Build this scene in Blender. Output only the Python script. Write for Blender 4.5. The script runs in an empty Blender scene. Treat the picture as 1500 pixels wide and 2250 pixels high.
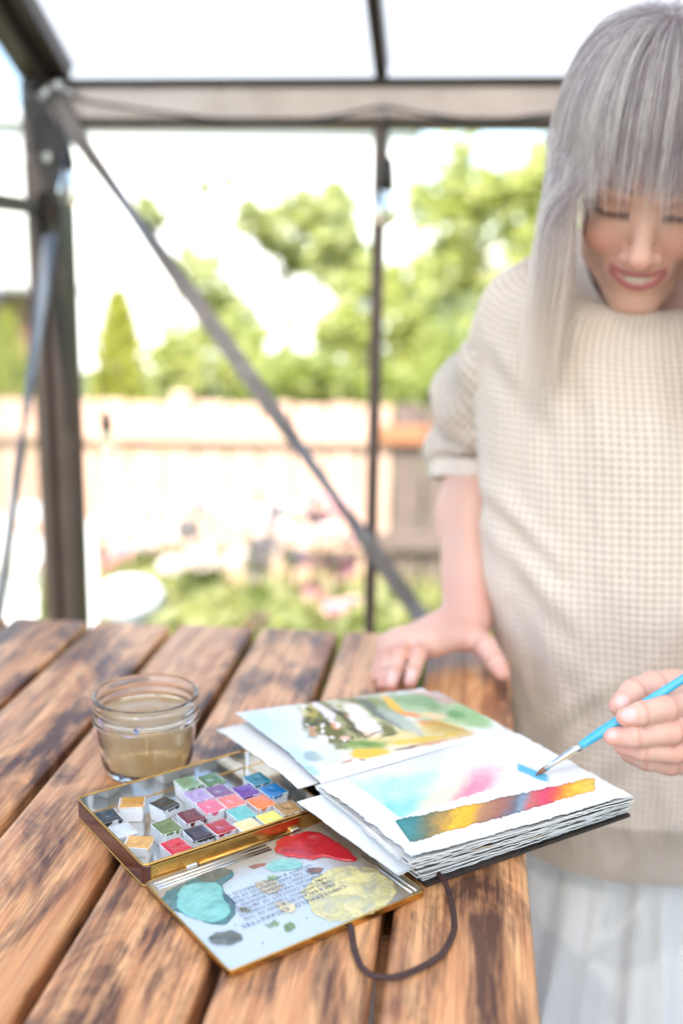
import bpy, bmesh, math, random
import numpy as np
from mathutils import Vector, Matrix

SC = bpy.context.scene
COL = SC.collection
RNG = random.Random(7)
NR = np.random.RandomState(11)

# ------------------------------------------------------------------ camera
FPX = 2350.0                      # focal length in pixels of the 1500 px wide photograph
PITCH, ROLL = math.radians(12.8), math.radians(0.9)
CAM = np.array([0.0, 0.0, 1.305])
FW = np.array([0, math.cos(PITCH), -math.sin(PITCH)])
UP0 = np.cross(np.array([1.0, 0, 0]), FW)
RT = math.cos(ROLL) * np.array([1.0, 0, 0]) + math.sin(ROLL) * UP0
UP = np.cross(RT, FW)
cd = bpy.data.cameras.new('camera')
cd.sensor_fit = 'VERTICAL'; cd.sensor_height = 36.0; cd.sensor_width = 24.0
cd.lens = FPX / 1500.0 * 24.0
cd.clip_start = 0.02; cd.clip_end = 2000
cd.dof.use_dof = True; cd.dof.focus_distance = 0.75; cd.dof.aperture_fstop = 2.6
cam = bpy.data.objects.new('camera', cd); COL.objects.link(cam)
cam.matrix_world = Matrix(((RT[0], UP[0], -FW[0], CAM[0]), (RT[1], UP[1], -FW[1], CAM[1]), (RT[2], UP[2], -FW[2], CAM[2]), (0, 0, 0, 1)))
SC.camera = cam

# ------------------------------------------------------------------ sky, sun, exposure
SUN_EL, SUN_AZ = math.radians(52), math.radians(197)     # azimuth of the sun, clockwise from +Y: behind the camera, to its left
w = bpy.data.worlds.new('World'); SC.world = w; w.use_nodes = True
nt = w.node_tree; nt.nodes.clear()
out = nt.nodes.new('ShaderNodeOutputWorld'); bg = nt.nodes.new('ShaderNodeBackground'); sky = nt.nodes.new('ShaderNodeTexSky')
sky.sky_type = 'NISHITA'; sky.sun_disc = False
sky.sun_elevation = SUN_EL; sky.sun_rotation = SUN_AZ
sky.air_density = 1.0; sky.dust_density = 1.0; sky.ozone_density = 1.0
bg.inputs['Strength'].default_value = 0.15
nt.links.new(sky.outputs[0], bg.inputs['Color']); nt.links.new(bg.outputs[0], out.inputs['Surface'])
sl = bpy.data.lights.new('sun', 'SUN'); sl.energy = 5.0; sl.angle = math.radians(0.5); sl.color = (1.0, 0.95, 0.87)
sun = bpy.data.objects.new('sun', sl); COL.objects.link(sun)
sdir = Vector((math.sin(SUN_AZ) * math.cos(SUN_EL), math.cos(SUN_AZ) * math.cos(SUN_EL), math.sin(SUN_EL)))
sun.rotation_euler = sdir.to_track_quat('Z', 'Y').to_euler(); sun.location = (-3, -4, 8)
vs = SC.view_settings
vs.view_transform = 'Standard'; vs.look = 'None'; vs.gamma = 1.0; vs.exposure = 1.68; vs.use_curve_mapping = False
SC.cycles.use_denoising = True
SC.cycles.max_bounces = 10; SC.cycles.transparent_max_bounces = 16; SC.cycles.sample_clamp_indirect = 8.0

# ------------------------------------------------------------------ pixel -> place helpers
def ray(u, v): return ((u - 750) / FPX) * RT - ((v - 1125) / FPX) * UP + FW
def PZ(u, v, z):
    r = ray(u, v); return CAM + r * ((z - CAM[2]) / r[2])
def PD(u, v, d): return CAM + d * ray(u, v)
def PY(u, v, y):
    r = ray(u, v); return CAM + r * (y / r[1])
def PROJ(p):
    q = np.asarray(p) - CAM; d = q @ FW
    return 750 + FPX * (q @ RT) / d, 1125 - FPX * (q @ UP) / d

# ------------------------------------------------------------------ mesh helpers
def new_mesh(name, verts, faces, smooth=False):
    me = bpy.data.meshes.new(name)
    verts = np.asarray(verts, dtype=np.float32)
    if isinstance(faces, np.ndarray) and faces.ndim == 2:
        k = faces.shape[1]; n = len(faces)
        me.vertices.add(len(verts)); me.vertices.foreach_set('co', verts.ravel())
        me.loops.add(n * k); me.loops.foreach_set('vertex_index', faces.astype(np.int32).ravel())
        me.polygons.add(n); me.polygons.foreach_set('loop_start', np.arange(n, dtype=np.int32) * k)
        me.update(calc_edges=True)
    else:
        me.from_pydata([tuple(map(float, v)) for v in verts], [], [tuple(int(i) for i in f) for f in faces]); me.update()
    if smooth: me.polygons.foreach_set('use_smooth', [True] * len(me.polygons))
    return me
def link(name, data, parent=None, mat=None):
    o = bpy.data.objects.new(name, data); COL.objects.link(o)
    if parent is not None: o.parent = parent
    if mat is not None and not data.materials: data.materials.append(mat)
    return o
def tag(o, label=None, cat=None, group=None, kind=None):
    if label: o['label'] = label
    if cat: o['category'] = cat
    if group: o['group'] = group
    if kind: o['kind'] = kind
    return o
def thing(name, label, cat, loc=(0, 0, 0), rotz=0.0, group=None):
    o = bpy.data.objects.new(name, None); COL.objects.link(o); o.empty_display_size = 0.05
    o.location = loc; o.rotation_euler = (0, 0, rotz)
    return tag(o, label, cat, group)
def root_of(p):
    while p.parent is not None: p = p.parent
    return p
def part(name, vf, mat, parent, smooth=False, world=False):
    v = np.asarray(vf[0], dtype=np.float64)
    if world: v = v - np.array(root_of(parent).location)
    return link(name, new_mesh(name, v, vf[1], smooth), parent, mat)
def children(o): return [c for c in bpy.data.objects if c.parent == o]
def copy_tree(o, parent=None):
    c = o.copy(); COL.objects.link(c); c.parent = parent
    for ch in children(o): copy_tree(ch, c)
    return c
def join(*vfs):
    V, Fc, n = [], [], 0
    for v, f in vfs:
        v = np.asarray(v, dtype=np.float64); V.append(v); Fc += [tuple(int(i) + n for i in q) for q in f]; n += len(v)
    return np.vstack(V), Fc
def cbox(sx, sy, sz, ch=0.002, c=(0, 0, 0), seg=1):
    bm = bmesh.new(); bmesh.ops.create_cube(bm, size=1.0)
    bmesh.ops.scale(bm, vec=(sx, sy, sz), verts=bm.verts)
    if ch > 0: bmesh.ops.bevel(bm, geom=list(bm.edges), offset=ch, segments=seg, affect='EDGES', profile=0.5)
    v = np.array([q.co[:] for q in bm.verts]) + np.array(c); bm.verts.index_update()
    f = [tuple(q.index for q in p.verts) for p in bm.faces]; bm.free(); return v, f
def xf(vf, M):
    M = np.array(M); v = np.asarray(vf[0]); return v @ M[:3, :3].T + M[:3, 3], vf[1]
def rotz(a): return np.array([[math.cos(a), -math.sin(a), 0], [math.sin(a), math.cos(a), 0], [0, 0, 1]])
def bar(p, q, wx, wy, ch=0.002, upv=(0, 0, 1), twist=0.0):
    p, q = np.array(p, float), np.array(q, float); d = q - p; L = np.linalg.norm(d); d /= L
    s = np.cross(d, upv)
    if np.linalg.norm(s) < 1e-6: s = np.cross(d, (0, 1, 0))
    s /= np.linalg.norm(s); t = np.cross(s, d)
    s, t = math.cos(twist) * s + math.sin(twist) * t, -math.sin(twist) * s + math.cos(twist) * t
    v, f = cbox(wx, wy, L, ch)
    return v[:, :1] * s + v[:, 1:2] * t + v[:, 2:] * d + (p + q) / 2, f
def tube(path, rad, n=10, cap=True, squash=None):
    P = np.asarray(path, float); m = len(P); R = np.broadcast_to(np.asarray(rad, float), (m,))
    T = np.gradient(P, axis=0); T /= np.linalg.norm(T, axis=1)[:, None] + 1e-12
    ref = np.array([0, 0, 1.0]) if abs(T[0][2]) < 0.9 else np.array([1.0, 0, 0])
    s = np.cross(T[0], ref); s /= np.linalg.norm(s)
    V = []; a = np.linspace(0, 2 * math.pi, n, endpoint=False)
    for i in range(m):
        s = s - T[i] * (s @ T[i]); s /= np.linalg.norm(s); b = np.cross(T[i], s)
        V.append(P[i] + R[i] * (np.cos(a)[:, None] * s + np.sin(a)[:, None] * b * (squash or 1.0)))
    V = np.vstack(V)
    Fc = [(i * n + j, i * n + (j + 1) % n, (i + 1) * n + (j + 1) % n, (i + 1) * n + j) for i in range(m - 1) for j in range(n)]
    if cap: Fc += [tuple(range(n))[::-1], tuple((m - 1) * n + j for j in range(n))]
    return V, Fc
def lathe(prof, n=64, c=(0, 0, 0)):
    a = np.linspace(0, 2 * math.pi, n, endpoint=False); V = []
    for r, z in prof: V.append(np.stack([r * np.cos(a), r * np.sin(a), np.full(n, z)], 1))
    V = np.vstack(V) + np.array(c); m = len(prof)
    Fc = [(i * n + j, i * n + (j + 1) % n, (i + 1) * n + (j + 1) % n, (i + 1) * n + j) for i in range(m - 1) for j in range(n)]
    return V, Fc
def smooth_path(pts, n=12):
    P = np.asarray(pts, float); out = []
    Q = np.vstack([2 * P[0] - P[1], P, 2 * P[-1] - P[-2]])
    for i in range(1, len(Q) - 2):
        p0, p1, p2, p3 = Q[i - 1], Q[i], Q[i + 1], Q[i + 2]
        for k in range(n):
            t = k / n
            out.append(0.5 * (2 * p1 + (p2 - p0) * t + (2 * p0 - 5 * p1 + 4 * p2 - p3) * t * t + (3 * p1 - p0 - 3 * p2 + p3) * t ** 3))
    out.append(P[-1]); return np.array(out)
def grid_faces(nu, nv, wrap=False):
    i = np.arange(nv - 1)[:, None]; j = np.arange(nu if wrap else nu - 1)[None, :]; j2 = (j + 1) % nu
    return np.stack([(i * nu + j).ravel(), (i * nu + j2).ravel(), ((i + 1) * nu + j2).ravel(), ((i + 1) * nu + j).ravel()], 1)
_PERM = NR.permutation(4096)
def vnoise(x, y, z=0.0):
    """value noise, numpy, about -1..1"""
    x, y = np.asarray(x, float), np.asarray(y, float); z = np.broadcast_to(np.asarray(z, float), x.shape)
    xi, yi, zi = np.floor(x).astype(int), np.floor(y).astype(int), np.floor(z).astype(int)
    fx, fy, fz = x - xi, y - yi, z - zi
    s = lambda t: t * t * (3 - 2 * t)
    fx, fy, fz = s(fx), s(fy), s(fz)
    h = lambda a, b, c: _PERM[(_PERM[(_PERM[a & 4095] + b) & 4095] + c) & 4095] / 2047.5 - 1
    l = lambda a, b, t: a + (b - a) * t
    r = []
    for dz in (0, 1):
        r.append(l(l(h(xi, yi, zi + dz), h(xi + 1, yi, zi + dz), fx), l(h(xi, yi + 1, zi + dz), h(xi + 1, yi + 1, zi + dz), fx), fy))
    return l(r[0], r[1], fz)
def fbm(x, y, z=0.0, o=4):
    s = 0; a = 0.5
    for k in range(o):
        s = s + a * vnoise(np.asarray(x) * 2 ** k + 17 * k, np.asarray(y) * 2 ** k + 31 * k, np.asarray(z) * 2 ** k); a *= 0.5
    return s
def set_color(me, rgb, name='Col'):
    at = me.color_attributes.new(name, 'FLOAT_COLOR', 'POINT')
    c = np.ones((len(me.vertices), 4), np.float32); c[:, :3] = rgb; at.data.foreach_set('color', c.ravel())
def lin(r, g, b):
    """sRGB 0..255 -> linear"""
    f = lambda c: (c / 255.0) / 12.92 if c <= 10.3 else (((c / 255.0) + 0.055) / 1.055) ** 2.4
    return np.array([f(r), f(g), f(b)])

# ------------------------------------------------------------------ material helpers
class NT:
    def __init__(s, name):
        s.m = bpy.data.materials.new(name); s.m.use_nodes = True; s.t = s.m.node_tree; s.t.nodes.clear()
        s.out = s.n('ShaderNodeOutputMaterial')
    def n(s, typ, inp=None, **kw):
        nd = s.t.nodes.new(typ)
        for k, v in kw.items(): setattr(nd, k, v)
        for k, v in (inp or {}).items():
            if hasattr(v, 'node') or isinstance(v, bpy.types.NodeSocket): s.t.links.new(v, nd.inputs[k])
            else: nd.inputs[k].default_value = v
        return nd
    def l(s, a, b): s.t.links.new(a, b)
    def ramp(s, fac, stops, interp='LINEAR'):
        r = s.n('ShaderNodeValToRGB', {'Fac': fac}); r.color_ramp.interpolation = interp
        e = r.color_ramp.elements
        while len(e) < len(stops): e.new(0.5)
        for q, (p, c) in zip(e, stops): q.position = p; q.color = (*c, 1) if len(c) == 3 else c
        return r.outputs['Color']
    def mix(s, f, a, b, mode='MIX'):
        m = s.n('ShaderNodeMix', data_type='RGBA', blend_type=mode)
        for i, v in ((0, f), (6, a), (7, b)):
            if isinstance(v, bpy.types.NodeSocket): s.l(v, m.inputs[i])
            else: m.inputs[i].default_value = v if i == 0 else (*v, 1) if len(v) == 3 else v
        return m.outputs[2]
    def math(s, op, a, b=0.0, c=0.0, clamp=False):
        m = s.n('ShaderNodeMath', operation=op); m.use_clamp = clamp
        for i, v in enumerate((a, b, c)):
            if isinstance(v, bpy.types.NodeSocket): s.l(v, m.inputs[i])
            else: m.inputs[i].default_value = v
        return m.outputs[0]
    def noise(s, vec, scale=5, detail=3, rough=0.5, dist=0.0):
        return s.n('ShaderNodeTexNoise', {'Vector': vec, 'Scale': scale, 'Detail': detail, 'Roughness': rough, 'Distortion': dist}).outputs['Fac']
    def mapping(s, vec, scale=(1, 1, 1), loc=(0, 0, 0)):
        return s.n('ShaderNodeMapping', {'Vector': vec, 'Scale': scale, 'Location': loc}).outputs[0]
    def bump(s, h, strength=0.3, dist=0.001):
        return s.n('ShaderNodeBump', {'Height': h, 'Strength': strength, 'Distance': dist}).outputs[0]
    def finish(s, sh): s.l(sh, s.out.inputs['Surface']); return s.m
def pmat(name, col, col2=None, scale=30, rough=0.5, metal=0.0, bump=0.0, bdist=0.001, coat=0.0, spec=0.5, rvar=0.1, stretch=(1, 1, 1), sheen=0.0, sss=0.0):
    k = NT(name); tc = k.n('ShaderNodeTexCoord').outputs['Object']; v = k.mapping(tc, stretch)
    nz = k.noise(v, scale, 4, 0.6)
    c2 = col2 if col2 is not None else tuple(np.clip(np.array(col) * 0.8, 0, 1))
    c = k.ramp(nz, [(0.3, tuple(col)), (0.72, tuple(c2))])
    r = k.math('ADD', k.math('MULTIPLY', k.math('SUBTRACT', nz, 0.5), rvar * 2), rough, clamp=True)
    b = k.n('ShaderNodeBsdfPrincipled', {'Base Color': c, 'Roughness': r, 'Metallic': metal, 'Coat Weight': coat, 'Specular IOR Level': spec, 'Sheen Weight': sheen})
    if sss: b.inputs['Subsurface Weight'].default_value = sss; b.inputs['Subsurface Radius'].default_value = (1, .4, .25); b.inputs['Subsurface Scale'].default_value = 0.006
    if bump: k.l(k.bump(k.noise(v, scale * 3, 4, 0.6), bump, bdist), b.inputs['Normal'])
    return k.finish(b.outputs[0])
def vcol_mat(name, rough=0.6, spec=0.3, bumpscale=900, bump=0.15, bdist=0.0003, coat=0.0):
    k = NT(name); a = k.n('ShaderNodeAttribute', attribute_name='Col')
    tc = k.n('ShaderNodeTexCoord').outputs['Object']
    b = k.n('ShaderNodeBsdfPrincipled', {'Base Color': a.outputs['Color'], 'Roughness': rough, 'Specular IOR Level': spec, 'Coat Weight': coat})
    if bump: k.l(k.bump(k.noise(tc, bumpscale, 2), bump, bdist), b.inputs['Normal'])
    return k.finish(b.outputs[0])
def wood_mat(name, light, mid, dark, char, charamt=0.5, gs=1.0, rough=0.42, coat=0.15):
    """board wood: local X runs along the grain; every board (object) gets its own slice of the pattern"""
    k = NT(name); tc = k.n('ShaderNodeTexCoord').outputs['Object']; oi = k.n('ShaderNodeObjectInfo').outputs['Random']
    off = k.n('ShaderNodeCombineXYZ', {'X': k.math('MULTIPLY', oi, 37.0), 'Y': k.math('MULTIPLY', oi, 11.3), 'Z': k.math('MULTIPLY', oi, 5.1)}).outputs[0]
    v = k.n('ShaderNodeVectorMath', {0: tc, 1: off}, operation='ADD').outputs[0]
    warp = k.noise(k.mapping(v, (3.0 * gs, 14 * gs, 14 * gs)), 1.0, 3, 0.5)
    # growth rings: distance-like coordinate across the board, warped along its length
    sx = k.n('ShaderNodeSeparateXYZ', {0: v})
    ringc = k.math('ADD', k.math('MULTIPLY', sx.outputs['Y'], 95.0 * gs), k.math('MULTIPLY', warp, 9.0))
    vor = k.n('ShaderNodeTexVoronoi', {'Vector': k.mapping(v, (3.1 * gs, 9.5 * gs, 0.01)), 'Scale': 1.0, 'Randomness': 1.0}).outputs['Distance']
    knot = k.ramp(vor, [(0.0, (1, 1, 1)), (0.10, (.85, .85, .85)), (0.17, (0, 0, 0))]); halo = k.ramp(vor, [(0.05, (1, 1, 1)), (0.42, (0, 0, 0))])
    ringc = k.math('ADD', ringc, k.math('MULTIPLY', halo, 7.0))
    ring = k.math('SINE', k.math('MULTIPLY', ringc, 2.6))
    ring = k.math('ADD', k.math('MULTIPLY', ring, 0.5), 0.5)
    fine = k.noise(k.mapping(v, (9 * gs, 420 * gs, 300 * gs)), 1.0, 4, 0.65)
    streak = k.noise(k.mapping(v, (2.2 * gs, 60 * gs, 60 * gs)), 1.0, 4, 0.6)
    base = k.mix(k.math('MULTIPLY', ring, 0.55), light, mid)
    base = k.mix(k.math('MULTIPLY', k.ramp(fine, [(0.46, (0, 0, 0)), (0.64, (1, 1, 1))]), 0.45), base, dark)
    base = k.mix(k.ramp(streak, [(0.45, (0, 0, 0)), (0.72, (.75, .75, .75))]), base, dark)
    # scorched patches, drawn out along the grain with ragged edges
    pn = k.noise(k.mapping(v, (6.0 * gs, 14 * gs, 11 * gs)), 1.0, 4, 0.6, 1.1)
    rag = k.noise(k.mapping(v, (14 * gs, 190 * gs, 90 * gs)), 1.0, 4, 0.7)
    pm = k.math('ADD', pn, k.math('MULTIPLY', k.math('SUBTRACT', rag, 0.5), 0.50))
    lo = 0.68 - 0.22 * charamt
    cm = k.ramp(pm, [(lo - 0.03, (0, 0, 0)), (lo + 0.05, (.45, .45, .45)), (lo + 0.16, (.95, .95, .95))])
    blot = k.noise(k.mapping(v, (30, 42, 30)), 1.0, 4, 0.6)
    base = k.mix(k.ramp(blot, [(0.56, (0, 0, 0)), (0.75, (.55, .55, .55))]), base, light)
    base = k.mix(k.math('MULTIPLY', k.math('SUBTRACT', oi, 0.4), 0.18, clamp=True), base, dark)
    base = k.mix(k.math('MULTIPLY', knot, 0.8), base, dark)
    col = k.mix(cm, base, k.mix(k.ramp(fine, [(0.4, (0, 0, 0)), (0.6, (1, 1, 1))]), char, tuple(np.array(char) * 1.4)))
    r = k.math('ADD', k.math('MULTIPLY', fine, 0.28), rough - 0.12)
    b = k.n('ShaderNodeBsdfPrincipled', {'Base Color': col, 'Roughness': r, 'Coat Weight': coat, 'Coat Roughness': 0.32})
    h = k.math('ADD', k.math('MULTIPLY', fine, 0.7), k.math('MULTIPLY', ring, 0.35))
    k.l(k.bump(h, 0.45, 0.0009), b.inputs['Normal'])
    return k.finish(b.outputs[0])
def leaf_mat(name, c1, c2, trans=0.5, rough=0.45):
    k = NT(name); g = k.n('ShaderNodeNewGeometry'); tc = k.n('ShaderNodeTexCoord').outputs['Object']
    f = k.math('ADD', k.math('MULTIPLY', g.outputs['Random Per Island'], 0.6), k.math('MULTIPLY', k.noise(tc, 2.5, 2), 0.5))
    c = k.ramp(f, [(0.2, c1), (0.85, c2)])
    b = k.n('ShaderNodeBsdfPrincipled', {'Base Color': c, 'Roughness': rough, 'Specular IOR Level': 0.35})
    t = k.n('ShaderNodeBsdfTranslucent', {'Color': k.mix(0.35, c, (0.55, 0.62, 0.05))})
    m = k.n('ShaderNodeMixShader', {0: trans, 1: b.outputs[0], 2: t.outputs[0]})
    return k.finish(m.outputs[0])
# ================================================================== ground
GA = math.radians(6.8)                    # the greenhouse and the table stand turned by this angle
TABLE_Z = 0.90
def ground():
    n = 120; xs = np.linspace(-1, 1, n); xs = np.sign(xs) * (np.abs(xs) ** 2.6) * 600
    X, Yg = np.meshgrid(xs, xs + 4)
    Zg = -0.16 + 0.05 * fbm(X * 0.5, Yg * 0.5) - 0.0 * X
    inside = (np.abs(X - 0.5) < 2.0) & (np.abs(Yg - 0.8) < 2.2)
    Zg[inside] = -0.16
    k = NT('lawn_earth'); tc = k.n('ShaderNodeTexCoord').outputs['Object']
    a = k.noise(tc, 1.3, 5, 0.6); b2 = k.noise(tc, 40, 4, 0.7)
    c = k.mix(k.ramp(a, [(0.42, (0, 0, 0)), (0.6, (1, 1, 1))]), (0.06, 0.10, 0.02), (0.11, 0.13, 0.035))
    c = k.mix(k.math('MULTIPLY', b2, 0.5), c, (0.07, 0.055, 0.03))
    p = k.n('ShaderNodeBsdfPrincipled', {'Base Color': c, 'Roughness': 0.9}); k.l(k.bump(b2, 0.6, 0.03), p.inputs['Normal'])
    o = link('ground', new_mesh('ground', np.stack([X.ravel(), Yg.ravel(), Zg.ravel()], 1), grid_faces(n, n), True), None, k.finish(p.outputs[0]))
    tag(o, 'uneven green lawn of the garden beyond the greenhouse', 'ground', kind='structure')
    # the greenhouse floor: a thick timber deck of boards
    fl = link('greenhouse_floor', new_mesh('greenhouse_floor', *cbox(3.0, 3.4, 0.05, 0.004)), None, pmat('floor_gravel', (.30, .27, .23), (.16, .145, .125), 60, 0.9, bump=0.5, bdist=0.004))
    fl.location = (0.62, 0.55, -0.025); fl.rotation_euler = (0, 0, -GA)
    tag(fl, 'grey gravel screed floor of the greenhouse', 'floor', kind='structure')
ground()

# ================================================================== greenhouse frame
M_frame = pmat('dark_bronze_paint', (.042, .031, .026), (.054, .040, .034), 14, 0.36, bump=0.05, spec=0.4)
M_zinc = pmat('galvanised_steel', (.15, .16, .18), (.11, .12, .135), 24, 0.5, metal=0.3)
M_bolt = pmat('bolt_steel', (.55, .52, .48), (.35, .33, .3), 40, 0.35, metal=0.9)
def glass_pane_mat():
    k = NT('clear_pane'); fr = k.n('ShaderNodeFresnel', {'IOR': 1.35}).outputs[0]
    tc = k.n('ShaderNodeTexCoord').outputs['Object']
    sm = k.noise(tc, 2.2, 4, 0.6)
    t = k.n('ShaderNodeBsdfTransparent', {'Color': k.mix(k.math('MULTIPLY', sm, 0.12), (.97, .98, .975), (.9, .91, .9))})
    g = k.n('ShaderNodeBsdfGlossy', {'Color': (.9, .95, .95, 1), 'Roughness': 0.04})
    return k.finish(k.n('ShaderNodeMixShader', {0: k.math('MULTIPLY', fr, 0.3), 1: t.outputs[0], 2: g.outputs[0]}).outputs[0])
def roof_mat():
    k = NT('opal_polycarbonate'); tc = k.n('ShaderNodeTexCoord').outputs['Object']
    rib = k.math('SINE', k.math('MULTIPLY', k.n('ShaderNodeSeparateXYZ', {0: tc}).outputs['X'], 700.0))
    dirt = k.noise(tc, 3, 5, 0.6)
    c = k.mix(k.math('MULTIPLY', dirt, 0.15), (.44, .436, .428), (.38, .376, .365))
    c = k.mix(k.math('MULTIPLY', k.math('GREATER_THAN', rib, 0.9), 0.12), c, (.36, .365, .365))
    t = k.n('ShaderNodeBsdfTranslucent', {'Color': c}); d = k.n('ShaderNodeBsdfTransparent', {'Color': (.95, .96, .96, 1)})
    g = k.n('ShaderNodeBsdfPrincipled', {'Base Color': c, 'Roughness': 0.3})
    m = k.n('ShaderNodeMixShader', {0: 0.05, 1: t.outputs[0], 2: d.outputs[0]})
    m2 = k.n('ShaderNodeMixShader', {0: 0.12, 1: m.outputs[0], 2: g.outputs[0]})
    return k.finish(m2.outputs[0])
def twisted_strip(p, q, wdt, thk, angs, upv, n=40):
    """flat steel strip from p to q, turned about its own length"""
    p, q = np.array(p, float), np.array(q, float); d = (q - p) / np.linalg.norm(q - p)
    s = np.cross(d, upv); s /= np.linalg.norm(s); t = np.cross(s, d); V = []
    tt = np.linspace(0, 1, n); an = np.radians(np.interp(tt, [a[0] for a in angs], [a[1] for a in angs]))
    for x, a in zip(tt, an):
        c = p + (q - p) * x; e1 = math.cos(a) * s + math.sin(a) * t; e2 = -math.sin(a) * s + math.cos(a) * t
        for u, v in ((-1, -1), (1, -1), (1, 1), (-1, 1)): V.append(c + e1 * wdt / 2 * u + e2 * thk / 2 * v)
    Fc = [(i * 4 + j, i * 4 + (j + 1) % 4, i * 4 + 4 + (j + 1) % 4, i * 4 + 4 + j) for i in range(n - 1) for j in range(4)]
    Fc += [(3, 2, 1, 0), tuple(n * 4 - 4 + j for j in range(4))]
    return np.array(V), Fc
GH_O = np.array([-0.506, 1.9, 0.0]); GR = rotz(-GA)
def gl(p):   # world -> greenhouse local
    return (np.asarray(p) - GH_O) @ GR
def on_wall(u, v, yl=0.0):
    """pixel -> local point on the plane (greenhouse local y = yl)"""
    r = ray(u, v); o = gl(CAM); d = r @ GR; t = (yl - o[1]) / d[1]; return o + t * d
def on_gable(u, v, xl=0.0):
    r = ray(u, v); o = gl(CAM); d = r @ GR; t = (xl - o[0]) / d[0]; return o + t * d
EZ, RY, SL = 1.598, -1.30, math.tan(math.radians(25))
M_mull = pmat('glow_lightened_bronze', (.15, .10, .082), (.11, .075, .06), 14, 0.36)  # frame colour lightened to paint in the bright background bleeding over the bars
def build_greenhouse():
    g = thing('greenhouse', 'dark bronze metal framed greenhouse with clear panes and white translucent roof', 'greenhouse', GH_O, -GA)
    xm = on_wall(829, 600)[0]
    W = xm * 4
    # far wall posts, mullions, sill, eave beam
    for x in (0.0, W):
        po = part('corner_post', join(cbox(0.036, 0.05, EZ + 0.1, 0.003, (x + 0.017, 0, EZ / 2 - 0.05)), cbox(0.024, 0.062, EZ + 0.1, 0.003, (x - 0.0165, -0.008, EZ / 2 - 0.05)), cbox(0.008, 0.02, EZ + 0.1, 0.002, (x + 0.031, -0.033, EZ / 2 - 0.05))), M_frame, g)
    for i in range(1, 4):
        part('mullion', join(cbox(0.020, 0.032, EZ, 0.002, (xm * i, 0, EZ / 2 - 0.06)), cbox(0.010, 0.014, EZ - 0.01, 0.002, (xm * i, -0.022, EZ / 2 - 0.06))), M_mull, g)
    be = part('eave_beam', cbox(W, 0.045, 0.052, 0.004, (W / 2, 0.0, EZ - 0.033)), pmat('eave_beam_paint', (.54, .44, .385), (.46, .375, .33), 10, 0.28, metal=0.25, coat=0.3), g)
    part('eave_cap', cbox(W + 0.04, 0.06, 0.009, 0.002, (W / 2, -0.002, EZ - 0.0005)), M_frame, be)
    part('eave_lip', cbox(W, 0.052, 0.010, 0.002, (W / 2, -0.001, EZ - 0.0655)), M_frame, be)
    part('sill_rail', cbox(W, 0.05, 0.05, 0.003, (W / 2, 0, 0.03)), M_frame, g)
    # rafters and ridge, both slopes; roof sheets between them
    RZ = EZ + 0.02 - RY * SL
    for i in range(5):
        x = xm * i; wd = 0.084 if i in (0, 4) else 0.02
        dx = 0.006 if i == 0 else 0
        part('rafter', bar((x + dx, 0.0, EZ + 0.02), (x + dx, RY, RZ), wd, 0.04, 0.003), M_frame, g)
        if i in (0, 4): part('rafter_flange', bar((x + dx + 0.006, -0.005, EZ - 0.012), (x + dx + 0.006, RY, RZ - 0.03), 0.012, 0.02, 0.002), M_frame, g)
        part('rafter', bar((x, 2 * RY, EZ + 0.02), (x, RY, RZ), wd, 0.04, 0.003), M_frame, g)
    part('ridge_beam', cbox(W, 0.05, 0.06, 0.003, (W / 2, RY, RZ)), M_frame, g)
    part('eave_beam', cbox(W, 0.045, 0.06, 0.003, (W / 2, 2 * RY, EZ - 0.03)), M_frame, g)
    MR = roof_mat()
    for i in range(4):
        for a, b in (((0.06, EZ + 0.006), (RY, RZ + 0.024)), ((2 * RY - 0.06, EZ + 0.006), (RY, RZ + 0.024))):
            x0, x1 = xm * i + 0.002, xm * (i + 1) - 0.002
            V = [(x0, a[0], a[1]), (x1, a[0], a[1]), (x1, b[0], b[1]), (x0, b[0], b[1])]
            part('roof_panel', (V, [(0, 1, 2, 3)]), MR, g)
    # gable ends
    MG = glass_pane_mat()
    zb = on_gable(60, 452)[2]
    for x in (0.0, W):
        part('gable_rail', cbox(0.03, -2 * RY - 0.08, 0.022, 0.002, (x - 0.004, RY, zb)), M_frame, g)
        part('gable_sill', cbox(0.04, -2 * RY - 0.08, 0.05, 0.003, (x, RY, 0.03)), M_frame, g)
        part('gable_stud', cbox(0.03, 0.03, RZ - 0.04, 0.002, (x, RY, RZ / 2 - 0.04)), M_frame, g)
        part('rear_post', cbox(0.06, 0.06, EZ + 0.1, 0.003, (x, 2 * RY, EZ / 2 - 0.05)), M_frame, g)
        y0, y1 = -0.045, RY + 0.02
        part('glass_pane', ([(x, y0, 0.06), (x, y1, 0.06), (x, y1, zb - 0.012), (x, y0, zb - 0.012)], [(0, 1, 2, 3)]), MG, g)
        part('glass_pane', ([(x, y0, zb + 0.012), (x, y1, zb + 0.012), (x, y1, RZ - 0.05), (x, y0, EZ - 0.02)], [(0, 1, 2, 3)]), MG, g)
    M_shade_panel = pmat('added_shade_panel', (.11, .10, .095), (.08, .075, .07), 8, .6)  # unseen low panels, added to cut the light on the lower body
    for x in (0.018, W - 0.018): part('added_shade_panel', cbox(0.012, -2 * RY - 0.12, 0.52, 0.002, (x, RY, 0.31)), M_shade_panel, g)
    part('added_shade_panel', cbox(W - 0.08, 0.012, 0.70, 0.002, (W / 2, 2 * RY, 0.40)), M_shade_panel, g)
    for i in range(4):
        x0, x1 = xm * i + (0.04 if i == 0 else 0.011), xm * (i + 1) - (0.04 if i == 3 else 0.011)
        part('glass_pane', ([(x0, 0.008, 0.056), (x1, 0.008, 0.056), (x1, 0.008, EZ - 0.07), (x0, 0.008, EZ - 0.07)], [(0, 1, 2, 3)]), MG, g)
    # diagonal strip braces
    b0, b1 = on_wall(96, 195, -0.045), on_wall(960, 1406, -0.045)
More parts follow.
